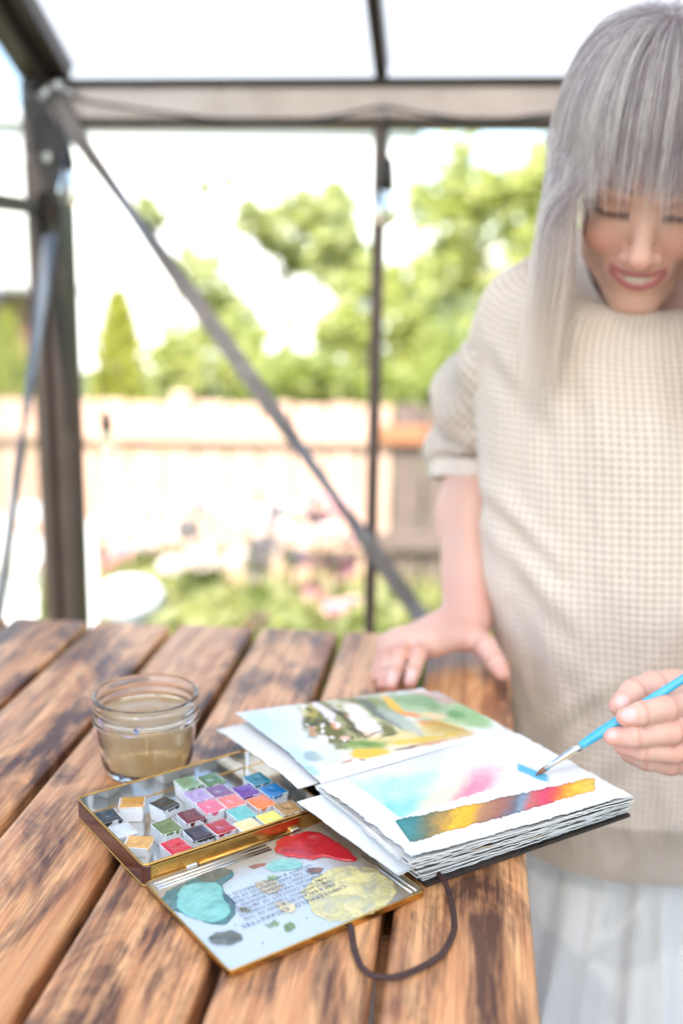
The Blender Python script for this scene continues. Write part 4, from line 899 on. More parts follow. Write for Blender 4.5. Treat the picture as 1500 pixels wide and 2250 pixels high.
def polygonise(fn, lo, hi, h, B=24):
    """surface nets over sparse blocks; fn(P, centre, radius) -> distance"""
    lo, hi = np.array(lo), np.array(hi); nb = np.ceil((hi - lo) / (B * h)).astype(int); NX = nb * B + 2
    gid = lambda I: (I[..., 0] * NX[1] + I[..., 1]) * NX[2] + I[..., 2]
    vid, vpos, quads = [], [], []
    rad = B * h * 0.87
    g = np.stack(np.meshgrid(*[np.arange(B + 2)] * 3, indexing='ij'), -1)
    corners = np.array([[i, j, k] for i in (0, 1) for j in (0, 1) for k in (0, 1)])
    for bi in np.ndindex(*nb):
        o = np.array(bi) * B; c = lo + (o + B / 2) * h
        dc = fn(c[None, :], c, rad)[0]
        if abs(dc) > rad * 1.7 + 0.01: continue
        D_ = fn((lo + (g + o) * h).reshape(-1, 3), c, rad + 0.01).reshape(B + 2, B + 2, B + 2)
        if D_.min() > 0 or D_.max() < 0: continue
        # cells 0..B (one extra layer so quads of this block find their cells)
        n = B + 1; cs = np.stack([D_[a:a + n, b:b + n, d:d + n] for a, b, d in corners], -1); neg = (cs < 0).sum(-1)
        act = (neg > 0) & (neg < 8); I = np.argwhere(act); S = cs[act]
        acc = np.zeros((len(I), 3)); cnt = np.zeros(len(I))
        for x in range(8):
            for y in range(x + 1, 8):
                if np.abs(corners[x] - corners[y]).sum() != 1: continue
                m = (S[:, x] < 0) != (S[:, y] < 0); t = S[m, x] / (S[m, x] - S[m, y])
                acc[m] += corners[x] + t[:, None] * (corners[y] - corners[x]); cnt[m] += 1
        vid.append(gid(I + o)); vpos.append(lo + (I + o + acc / cnt[:, None]) * h)
        # edges owned by this block: points 1..B on the two cross axes
        for ax in range(3):
            a1, a2 = (ax + 1) % 3, (ax + 2) % 3
            s0 = [slice(1, B + 1)] * 3; s1 = [slice(1, B + 1)] * 3; s1[ax] = slice(2, B + 2)
            A, C_ = D_[tuple(s0)], D_[tuple(s1)]; E_ = np.argwhere((A < 0) != (C_ < 0))
            if not len(E_): continue
            fl = A[tuple(E_.T)] < 0; E_ = E_ + 1
            u1 = np.zeros(3, int); u1[a1] = 1; u2 = np.zeros(3, int); u2[a2] = 1
            q = np.stack([gid(E_ + o), gid(E_ - u1 + o), gid(E_ - u1 - u2 + o), gid(E_ - u2 + o)], 1)
            q[~fl] = q[~fl][:, ::-1]; quads.append(q)
    vid, vpos = np.concatenate(vid), np.vstack(vpos); ids, first = np.unique(vid, return_index=True); quads = np.vstack(quads)
    ix = np.searchsorted(ids, quads); ix = np.minimum(ix, len(ids) - 1); ok = (ids[ix] == quads).all(1)
    return vpos[first], ix[ok]

# ---- head frame
EYE = PD(1420, 462, 0.975)
HP, HYAW, HROLL = math.radians(33), math.radians(-17), math.radians(5)
HF = np.array([math.sin(HYAW) * math.cos(HP), -math.cos(HYAW) * math.cos(HP), -math.sin(HP)])      # forward
HX = np.cross(np.array([0, 0, 1.0]), HF); HX /= np.linalg.norm(HX); HX = -HX                         # towards the viewer's left when negative
HX = np.array([1.0, 0, 0]) - HF * HF[0]; HX /= np.linalg.norm(HX)
HU = np.cross(HF, HX); HU = HU if HU[2] > 0 else -HU
HX, HU = math.cos(HROLL) * HX + math.sin(HROLL) * HU, -math.sin(HROLL) * HX + math.cos(HROLL) * HU
HO = EYE - 0.080 * HF
def to_head(P): q = P - HO; return np.stack([q @ HX, q @ HF, q @ HU], -1)
def from_head(p): p = np.asarray(p, float); return HO + p[..., :1] * HX + p[..., 1:2] * HF + p[..., 2:] * HU

def head_group():
    h = Group(0.012)
    h.ell((0, -.014, .036), (.074, .094, .088)); h.ell((0, .028, -.015), (.0625, .060, .080), .02)
    for s in (-1, 1):
        h.cone((s * .050, .004, -.045), (s * .040, .026, -.078), .016, .015, .014); h.cone((s * .040, .026, -.078), (s * .012, .066, -.104), .016, .015, .014)
        h.ell((s * .036, .063, -.036), (.021, .019, .018), .012)           # smiling cheek
        h.cone((s * .010, .082, .020), (s * .042, .066, .018), .009, .008, .012)   # brow
        h.ell((s * .031, .093, .001), (.017, .014, .011), .008, '-')        # socket
        h.ell((s * .031, .0685, -.001), (.0150, .0135, .0125), .003)         # lid over the eyeball
        h.ell((s * .031, .0675, -.0085), (.0145, .0125, .0070), .003)        # lower lid roll
        h.ell((s * .068, -.012, -.012), (.006, .016, .026), .006)            # ear
    h.ell((0, .070, -.101), (.019, .016, .016), .012)                          # chin
    h.cone((0, .079, .008), (0, .1005, -.036), .0078, .0098, .010)             # nose
    h.ell((0, .1015, -.0385), (.0112, .0105, .0095), .006)
    for s in (-1, 1):
        h.ell((s * .0128, .0930, -.0420), (.0078, .0088, .0072), .005); h.ell((s * .0062, .0985, -.0495), (.0036, .0042, .0040), .003, '-')
    h.ell((0, .069, -.068), (.033, .021, .023), .014)                          # muzzle over the teeth
    # open smile: cut, then lips and teeth
    arc = lambda x, z0, y0, up, back: (x, y0 - back * (x / .03) ** 2, z0 + up * (x / .03) ** 2)
    xs = np.linspace(-.0252, .0252, 9)
    h.ell((0, .094, -.0690), (.0235, .017, .0050), .003, '-')
    U = [arc(x, -.0620, .0890, .0030, .0130) for x in xs]; Lw = [arc(x, -.0755, .0885, .0150, .0125) for x in xs]
    rr = [.0016, .0024, .0028, .0030, .0026, .0030, .0028, .0024, .0016]; rl = [.0018, .0028, .0038, .0044, .0046, .0044, .0038, .0028, .0018]
    for i in range(8): h.cone(U[i], U[i + 1], rr[i], rr[i + 1], .003); h.cone(Lw[i], Lw[i + 1], rl[i], rl[i + 1], .003)
    h.ell((0, .060, -.0685), (.0260, .0268, .0085), .001)                      # teeth
    return h
HEAD = head_group()
# ---- neck, trunk, limbs (world)
NECK0, NECK1 = from_head((0, -.030, -.055)), np.array([.322, 1.178, 1.255])
TR = Group(0.03)
TR.cone(NECK0, NECK1, .047, .050, .02)
TR.ell((.345, 1.155, 1.16), (.150, .085, .125)); TR.ell((.365, 1.175, .96), (.130, .085, .16)); TR.ell((.375, 1.19, .82), (.150, .10, .13))
TR.cone((.215, 1.175, 1.225), (.475, 1.175, 1.225), .032, .032, .03)
SHR, ELR, WRR = np.array([.208, 1.178, 1.218]), PD(1046, 1000, 1.275), PD(1024, 1362, 1.15)
MFR = ELR * .62 + WRR * .38 + np.array([-.004, 0.0, 0])
ARM_R = Group(0.012); ARM_R.chain([SHR, ELR, MFR, WRR], [.036, .036, .0350, .0250], .02)
SHL, ELL_, WRL = np.array([.485, 1.178, 1.218]), np.array([.56, 1.10, 1.02]), PD(1665, 1560, .925)
ARM_L = Group(0.012); ARM_L.chain([SHL, ELL_, WRL], [.036, .036, .025], .02)
LEG = Group(0.02)
for s in (-1, 1):
    LEG.chain([(.375 + s * .075, 1.19, .80), (.375 + s * .070, 1.18, .47), (.375 + s * .068, 1.20, .32), (.375 + s * .066, 1.20, .075)], [.082, .052, .052, .034]); LEG.cone((.375 + s * .066, 1.205, .035), (.375 + s * .075, 1.07, .026), .030, .022)
def hand(wr, mcps, fingers, rads, thumb, trad, palm_r=.0135, web=None):
    palm = Group(0.012); fg = []
    for m in mcps: palm.cone(wr, m, palm_r + .004, palm_r - .003)
    for a, b in zip(mcps, mcps[1:]): palm.cone(a, b, palm_r - .003, palm_r - .003)
    palm.cone(wr, thumb[0], palm_r + .002, trad[0])
    if web: palm.cone(web[0], web[1], web[2], web[3])
    for ch, r in zip(fingers, rads): g = Group(.0035); g.chain(ch, r); fg.append(g)
    g = Group(.0035); g.chain(thumb, trad); fg.append(g)
    return palm, fg
HR_M = [PD(940, 1412, 1.103), PD(904, 1410, 1.108), PD(876, 1414, 1.116), PD(856, 1420, 1.126)]
HR_F = [[HR_M[0], PD(920, 1437, 1.078), PD(908, 1474, 1.062), PD(901, 1499, 1.058)], [HR_M[1], PD(880, 1437, 1.083), PD(866, 1476, 1.064), PD(859, 1504, 1.058)],
        [HR_M[2], PD(856, 1443, 1.093), PD(845, 1480, 1.072), PD(840, 1504, 1.066)], [HR_M[3], PD(840, 1448, 1.110), PD(830, 1478, 1.094), PD(826, 1500, 1.089)]]
HR_R = [[.0098, .0086, .0077, .0068], [.0098, .0086, .0077, .0068], [.0094, .0082, .0074, .0064], [.0086, .0074, .0066, .0058]]
HR_T = [PD(1034, 1398, 1.125), PD(1066, 1420, 1.100), PD(1087, 1452, 1.083), PD(1103, 1480, 1.074)]
HANDR = hand(WRR, HR_M, HR_F, HR_R, HR_T, [.0150, .0118, .0102, .0086], .0145, (PD(1010, 1400, 1.115), PD(950, 1418, 1.10), .014, .011))
HL_M = [PD(1528, 1530, .842), PD(1538, 1580, .846), PD(1540, 1632, .852), PD(1532, 1675, .862)]
HL_F = [[HL_M[0], PD(1462, 1556, .800), PD(1410, 1567, .789), PD(1372, 1575, .793)], [HL_M[1], PD(1474, 1607, .803), PD(1398, 1616, .795), PD(1344, 1618, .803)],
        [HL_M[2], PD(1480, 1651, .812), PD(1415, 1648, .805), PD(1366, 1640, .815)], [HL_M[3], PD(1470, 1680, .828), PD(1418, 1671, .822), PD(1378, 1658, .832)]]
HL_R = [[.0112, .0096, .0086, .0072], [.0112, .0096, .0087, .0073], [.0108, .0092, .0083, .0070], [.0098, .0082, .0074, .0062]]
HL_T = [PD(1475, 1512, .870), PD(1432, 1510, .850), PD(1392, 1522, .835), PD(1360, 1551, .824)]
HANDL = hand(WRL, HL_M, HL_F, HL_R, HL_T, [.0150, .0125, .0108, .0086], .0150, (PD(1500, 1530, .86), PD(1440, 1515, .855), .014, .011))
SKIN_GROUPS = [(TR, .02), (ARM_R, .02), (ARM_L, .02), (LEG, .02)]
def hand_ev(H, P, c, rad):
    palm, fg = H; f = np.full(P.shape[:-1], 1.0)
    for g in fg: f = smin(f, g.ev(P, c, rad), .0012)
    return smin(palm.ev(P, c, rad), f, .004)
def body_sdf(P, c, rad):
    hc = to_head(c); d = np.full(P.shape[:-1], 1.0)
    if np.linalg.norm(hc) < 0.20 + rad: d = HEAD.ev(to_head(P), hc, rad)
    for g, k in SKIN_GROUPS: d = smin(d, g.ev(P, c, rad), k)
    for H, wc in ((HANDR, WRR), (HANDL, WRL)):
        if np.linalg.norm(c - wc) < 0.24 + rad: d = smin(d, hand_ev(H, P, c, rad), .010)
    return d
def skin_mat():
    k = NT('skin'); a = k.n('ShaderNodeAttribute', attribute_name='Col'); tc = k.n('ShaderNodeTexCoord').outputs['Object']
    n1 = k.noise(tc, 24, 4, 0.6); n2 = k.noise(tc, 420, 3, 0.6)
    c = k.mix(k.math('MULTIPLY', n1, 0.28), a.outputs['Color'], (.62, .25, .17), 'MIX')
    c = k.mix(0.18, a.outputs['Color'], c)
    b = k.n('ShaderNodeBsdfPrincipled', {'Base Color': c, 'Roughness': k.math('ADD', k.math('MULTIPLY', n2, .15), .38), 'Specular IOR Level': 0.4, 'Subsurface Weight': 0.22, 'Subsurface Radius': (1.0, .35, .2), 'Subsurface Scale': 0.006})
    k.l(k.bump(n2, 0.12, 0.0006), b.inputs['Normal'])
    return k.finish(b.outputs[0])
PERSON = thing('person', 'person with long silver lilac hair in beige waffle knit sweater, smiling down while painting', 'person', (0.375, 1.15, 0.0))
def build_body():
    V, Fq = polygonise(body_sdf, (-.03, .70, -.004), (.66, 1.36, 1.56), 0.0021)
    # light smoothing pass (average of face neighbours) keeps the stair-steps down
    n = len(V)
    for it in range(2):
        acc = np.zeros_like(V); cnt = np.zeros(n)
        for a in range(4):
            b_ = (a + 1) % 4
            np.add.at(acc, Fq[:, a], V[Fq[:, b_]]); np.add.at(cnt, Fq[:, a], 1)
        V = V * .5 + .5 * acc / np.maximum(cnt, 1)[:, None]
    col = np.broadcast_to(lin(221, 178, 160), (n, 3)).copy()
    h = to_head(V); inh = np.linalg.norm(h, axis=1) < .17
    def put(mask, rgb, op): nonlocal col; m = (mask * op)[:, None]; col = col * (1 - m) + lin(*rgb) * m
    x, y, z = h.T
    g = lambda cx, cz, sx, sz: np.exp(-(((np.abs(x) - cx) / sx) ** 2 + ((z - cz) / sz) ** 2)) * (y > .02) * inh
    put(g(.040, -.036, .022, .016), (218, 136, 120), .42); put(g(0, -.040, .012, .010), (220, 138, 120), .35)
    put(g(.031, .008, .018, .008), (176, 116, 98), .45)
    # lips, teeth, lashes, brows
    t = np.clip(x / .03, -1.05, 1.05)
    zu, zl = -.0620 + .0030 * t * t, -.0755 + .0150 * t * t
    lipu = np.exp(-((z - zu) / .0030) ** 4) * (np.abs(x) < .0268) * (y > .066) * inh; lipl = np.exp(-((z - zl) / .0042) ** 4) * (np.abs(x) < .0268) * (y > .066) * inh
    put(np.maximum(lipu, lipl), (174, 86, 98), .9)
    yt = .060 + .0268 * np.sqrt(np.clip(1 - (x / .026) ** 2, 0, 1))
    teeth = (z < zu - .0022) & (z > zl + .0030) & (np.abs(x) < .025) & (y > .06) & inh & (y < yt + .004)
    put(teeth.astype(float), (214, 202, 188), 1.0)
    zla = -.0045 - .0022 * np.cos((np.abs(x) - .031) / .015 * 1.4)
    put(np.exp(-((z - zla) / .0042) ** 2) * (np.abs(np.abs(x) - .031) < .0165) * (y > .05) * inh, (40, 28, 26), .9)
    put(np.exp(-(((z - .004) / .006) ** 2)) * (np.abs(np.abs(x) - .031) < .016) * (y > .05) * inh, (150, 96, 84), .4)
    put(np.exp(-((z - .0235 + .10 * (np.abs(x) - .032) ** 2 / .02) / .0034) ** 2) * (np.abs(np.abs(x) - .031) < .019) * (y > .05) * inh, (120, 92, 80), .7)
    # nails and ruddy knuckles
    def nail(p, r, rgb=(244, 216, 212), op=.97): put(np.exp(-(np.linalg.norm(V - p, axis=1) / r) ** 6), rgb, op)
    for ch in HR_F + HL_F + [HR_T, HL_T]:
        for q in (1, 2):
            ax_ = ch[q + 1] - ch[q - 1]; ax_ /= np.linalg.norm(ax_); rel_ = V - ch[q]; put(np.exp(-((rel_ @ ax_) / .0017) ** 2) * (np.linalg.norm(rel_, axis=1) < .0135), (176, 104, 88), .42)
    for ch in HR_F[:2]: nail(ch[3] + np.array([0, -.003, .0075]), .0058)
    for u, v, d, r in ((1367, 1537, .816, .0062), (1380, 1571, .785, .0058), (1341, 1612, .794, .0050)): nail(PD(u, v, d), r)
    for ch in HR_F + HL_F: nail(ch[1], .013, (206, 132, 112), .35)
    for ch in HR_F + HL_F + [HR_T, HL_T]: nail(ch[3], .012, (218, 142, 126), .35)
    nail(WRR, .05, (218, 156, 142), .4)
    me = new_mesh('body', V - np.array(PERSON.location), Fq, True); set_color(me, col); me.materials.append(skin_mat())
    link('body', me, PERSON)
build_body()

# ------------------------------------------------------------------ sweater: real waffle relief on lofted rings
def interp_rings(rings, nv):
    """rings: list of (K,3) arrays, bottom to top -> smooth loft resampled to nv rows of near-equal arc length"""
    R = np.array(rings); K = R.shape[1]
    fine = np.stack([smooth_path(R[:, j], 14) for j in range(K)], 1)
    d = np.linalg.norm(np.diff(fine, axis=0), axis=2).mean(1); s = np.concatenate([[0], np.cumsum(d)]); t = np.linspace(0, s[-1], nv)
    out = np.empty((nv, K, 3))
    for j in range(K):
        for c in range(3): out[:, j, c] = np.interp(t, s, fine[:, j, c])
    return out, t
def resample_ring(P, nu):
    """rows (nv,K,3) periodic -> (nv,nu,3) at equal arc length of the mean row"""
    nv, K, _ = P.shape; Q = np.concatenate([P, P[:, :1]], 1); out = np.empty((nv, nu, 3))
    m = Q[int(nv * .35)]; s = np.concatenate([[0], np.cumsum(np.linalg.norm(np.diff(m, axis=0), axis=1))]); t = np.linspace(0, s[-1], nu, endpoint=False)
    for i in range(nv):
        for c in range(3): out[i, :, c] = np.interp(t, s, Q[i, :, c])
    return out, t
def normals(P, wrap=True):
    du = (np.roll(P, -1, 1) - np.roll(P, 1, 1)) if wrap else np.gradient(P, axis=1); dv = np.gradient(P, axis=0)
    n = np.cross(du, dv); return n / (np.linalg.norm(n, axis=-1, keepdims=True) + 1e-12)
def ring(cx, cy, wx, wy, z, tilt=0.0, K=96, e=2.35):
    a = np.linspace(0, 2 * math.pi, K, endpoint=False); c, s = np.cos(a), np.sin(a)
    x = np.sign(c) * np.abs(c) ** (2 / e); y = np.sign(s) * np.abs(s) ** (2 / e)
    return np.stack([cx + wx * x, cy + wy * y, z + tilt * y], -1)
CELL = 0.0076
def waffle(U, V_, cell=CELL, a=0.0021):
    ru = np.abs(np.cos(math.pi * U / cell)) ** 1.3; rv = np.abs(np.cos(math.pi * V_ / cell)) ** 1.3
    return a * (np.maximum(ru, rv) * .75 + .25 * ru * rv)
def sweater_mat():
    k = NT('waffle_knit_wool'); tc = k.n('ShaderNodeTexCoord').outputs['Object']; a = k.n('ShaderNodeAttribute', attribute_name='Col')
    n1 = k.noise(tc, 900, 3, 0.7); n2 = k.noise(tc, 9, 3)
    c = k.mix(k.math('MULTIPLY', n1, 0.25), a.outputs['Color'], tuple(lin(206, 192, 180)))
    b = k.n('ShaderNodeBsdfPrincipled', {'Base Color': c, 'Roughness': 0.9, 'Sheen Weight': 0.25, 'Specular IOR Level': 0.15})
    k.l(k.bump(n1, 0.5, 0.0008), b.inputs['Normal'])
    return k.finish(b.outputs[0])
M_sweater = sweater_mat()
def cloth_color(rel):     # darker and browner towards the recesses of the knit
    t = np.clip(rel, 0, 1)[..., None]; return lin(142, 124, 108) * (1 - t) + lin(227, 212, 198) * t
def build_sweater():
    YC = 1.135
    rows = [(.672, .370, 1.150, .172, .130, 0), (.70, .370, 1.150, .174, .133, 0), (.746, .368, 1.148, .179, .136, 0), (.853, .363, 1.142, .184, .134, 0), (.94, .360, 1.138, .200, .130, 0), (1.00, .357, 1.135, .207, .128, 0), (1.118, .350, 1.146, .203, .124, 0), (1.19, .345, 1.156, .198, .114, .008)]
    R = [ring(cx, cy, wx, wy, z, t) for z, cx, cy, wx, wy, t in rows]
    R += [ring(.340, 1.163, .190, .104, 1.248, .022, e=2.3), ring(.334, 1.166, .166, .096, 1.289, .036, e=2.2), ring(.328, 1.166, .122, .087, 1.308, .052, e=2.0), ring(.324, 1.158, .080, .079, 1.306, .064, e=2.0), ring(.321, 1.154, .068, .070, 1.314, .066, e=2.0)]
    nv = 560
    P, tv = interp_rings(R, nv); P, tu = resample_ring(P, 760)
    N_ = normals(P)
    U, V_ = np.meshgrid(tu, tv); Lu = tu[-1] + tu[1]; cell_u = Lu / round(Lu / CELL)
    # soft drape: broad folds, deeper near the waist and under the arm
    fold = 0.024 * fbm(P[..., 0] * 9 + 3 + P[..., 2] * 3.0, P[..., 2] * 2.2, P[..., 1] * 5) + 0.009 * fbm(P[..., 0] * 16, P[..., 2] * 7 + 5, P[..., 1] * 16)
    Up, Vp = PROJ_ARR(P); frontm = soft(1.19 - P[..., 1], 0, .03)
    for (u0, v0, u1, v1, A_, w_px) in ((1058, 1060, 1230, 1230, .006, 24), (1068, 1150, 1290, 1390, .005, 28), (1128, 1640, 1330, 1500, .005, 26), (1150, 1760, 1420, 1640, .004, 30), (1090, 760, 1210, 900, .005, 26), (1300, 800, 1330, 1150, .003, 30), (1440, 860, 1420, 1300, .004, 34), (1180, 1250, 1250, 1620, .004, 30)):
        d_ = np.array([u1 - u0, v1 - v0], float); L_ = d_ @ d_; t_ = np.clip(((Up - u0) * d_[0] + (Vp - v0) * d_[1]) / L_, 0, 1)
        dist = ((Up - u0 - t_ * d_[0]) * -d_[1] + (Vp - v0 - t_ * d_[1]) * d_[0]) / math.sqrt(L_); rr_ = np.hypot(Up - u0 - t_ * d_[0], Vp - v0 - t_ * d_[1])
        fold = fold + A_ * frontm * (np.exp(-(rr_ / w_px) ** 2) - .7 * np.exp(-(((dist - 1.5 * w_px) / w_px) ** 2)) * np.exp(-(np.clip(rr_ - 2 * w_px, 0, None) / w_px) ** 2)) * np.sin(np.pi * (.15 + .7 * t_))
    fold = fold * soft(V_, .0, .05)
    rib = tv[-1] - 0.052; hem = 0.062
    isrib = soft(V_, rib - .004, rib); ishem = 1 - soft(V_, hem - .004, hem + .004)
    w_ = waffle(U, V_ + .004 * fbm(U * 5, V_ * 5), cell_u)
    ribs = 0.0016 * np.abs(np.cos(math.pi * U / (cell_u * .75))) ** .8
    hemw = 0.0011 * np.abs(np.cos(math.pi * U / (cell_u * .5))) * (0.55 + .45 * np.abs(np.cos(math.pi * V_ / .0042)))
    relief = w_ * (1 - isrib) * (1 - ishem) + ribs * isrib + hemw * ishem
    P = P + N_ * (fold * (1 - isrib) + relief)[..., None]
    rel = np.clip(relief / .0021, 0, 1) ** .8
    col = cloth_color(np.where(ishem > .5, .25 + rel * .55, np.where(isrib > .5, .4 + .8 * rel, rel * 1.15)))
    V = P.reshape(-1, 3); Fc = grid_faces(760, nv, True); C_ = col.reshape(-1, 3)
    meshes = [(V, Fc, C_)]
    # sleeves
    def sleeve(path, rad, cuff=True, n_u=None):
        path = smooth_path(path, 10); d = np.linalg.norm(np.diff(path, axis=0), axis=1); s = np.concatenate([[0], np.cumsum(d)])
        nvv = int(s[-1] / .0014); nuu = 250; t = np.linspace(0, s[-1], nvv)
        C2 = np.stack([np.interp(t, s, path[:, c]) for c in range(3)], 1); rr = np.interp(t / t[-1], np.linspace(0, 1, len(rad)), rad)
        T = np.gradient(C2, axis=0); T /= np.linalg.norm(T, axis=1)[:, None]; sv = np.cross(T[0], (0, 1, 0)); a = np.linspace(0, 2 * math.pi, nuu, endpoint=False); Q = np.empty((nvv, nuu, 3))
        for i in range(nvv):
            sv = sv - T[i] * (sv @ T[i]); sv /= np.linalg.norm(sv); b_ = np.cross(T[i], sv); Q[i] = C2[i] + rr[i] * (np.cos(a)[:, None] * sv + np.sin(a)[:, None] * b_)
        nn = normals(Q); cen = C2[:, None, :]; sgn = np.sign(((Q - cen) * nn).sum(-1)); nn = nn * sgn[..., None]
        U, V_ = np.meshgrid(a * .058, t); cu = (2 * math.pi * .058) / round(2 * math.pi * .058 / CELL)
        iscuff = soft(V_, t[-1] - .020, t[-1] - .016)
        # gathered folds running across the sleeve
        fold = 0.007 * np.sin(V_ * 95 + 2.2 * np.cos(a)[None, :] + 2 * fbm(U * 20, V_ * 15)) * soft(V_, .07, .15) * (1 - iscuff) + .005 * fbm(U * 25, V_ * 18)
        rel = waffle(U, V_, cu, .0018) * (1 - iscuff) + iscuff * (.0012 * np.abs(np.cos(math.pi * U / .004)) + .003)
        Q = Q + nn * (fold + rel)[..., None]
        # turn the cuff inwards
        inner = cen[-1:] + (Q[-1:] - cen[-1:]) * .80; Q = np.concatenate([Q, inner, inner + T[-1] * -.03], 0)
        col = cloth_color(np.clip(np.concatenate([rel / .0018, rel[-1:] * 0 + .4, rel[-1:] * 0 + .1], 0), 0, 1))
        F_ = grid_faces(nuu, nvv + 2, True)
        return Q.reshape(-1, 3), F_, col.reshape(-1, 3)
    meshes.append(sleeve([(.262, 1.176, 1.246), (.214, 1.180, 1.238), (.182, 1.200, 1.182), ELR + (.010, -.010, .055), ELR + (.004, .0, .012), ELR + (.002, -.010, -.028)], [.040, .055, .062, .064, .060, .056]))
    meshes.append(sleeve([(.435, 1.150, 1.262), (.49, 1.165, 1.235), (.525, 1.16, 1.16), ELL_ + (0, .02, .05), ELL_ + (0, .0, .0), ELL_ * .75 + WRL * .25], [.062, .070, .072, .068, .060, .05]))
    VV, FF, CC, n = [], [], [], 0
    for v, f, c in meshes: VV.append(v); FF.append(f + n); CC.append(c); n += len(v)
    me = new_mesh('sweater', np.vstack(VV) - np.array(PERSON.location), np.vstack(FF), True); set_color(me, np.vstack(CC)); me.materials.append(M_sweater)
    link('sweater', me, PERSON)
build_sweater()
def build_skirt():
    K, nv = 420, 90; a = np.linspace(0, 2 * math.pi, K, endpoint=False); rows = []
    for i in range(nv):
        f = i / (nv - 1); z = .74 - f * .52
        ph = a * 10 + 2.5 * fbm(np.cos(a) * 2, np.sin(a) * 2, f * .6); amp = .002 + .012 * f
        r = 1 + (amp * (np.sin(ph) + .5 * np.sin(ph * 2.3 + 1)) + .006 * fbm(np.cos(a) * 8, np.sin(a) * 8, f * 4)) / .16
        wx, wy = .146 + .085 * f, .104 + .075 * f
        rows.append(np.stack([.374 + wx * r * np.cos(a), 1.155 + wy * r * np.sin(a), np.full(K, z)], -1))
    P = np.array(rows)
    k = NT('crinkled_white_cotton'); tc = k.n('ShaderNodeTexCoord').outputs['Object']; n1 = k.noise(k.mapping(tc, (60, 60, 10)), 1, 4, .6); n2 = k.noise(tc, 700, 2)
    b = k.n('ShaderNodeBsdfPrincipled', {'Base Color': k.mix(n2, tuple(lin(238, 234, 228)), tuple(lin(230, 227, 222))), 'Roughness': .85, 'Sheen Weight': .2, 'Specular IOR Level': .2}); k.l(k.bump(n1, .5, .004), b.inputs['Normal'])
    t = k.n('ShaderNodeBsdfTranslucent', {'Color': (.75, .74, .72, 1)})
    me = new_mesh('skirt', P.reshape(-1, 3) - np.array(PERSON.location), grid_faces(K, nv, True), True); me.materials.append(k.finish(k.n('ShaderNodeMixShader', {0: .15, 1: b.outputs[0], 2: t.outputs[0]}).outputs[0]))
    link('skirt', me, PERSON)
build_skirt()
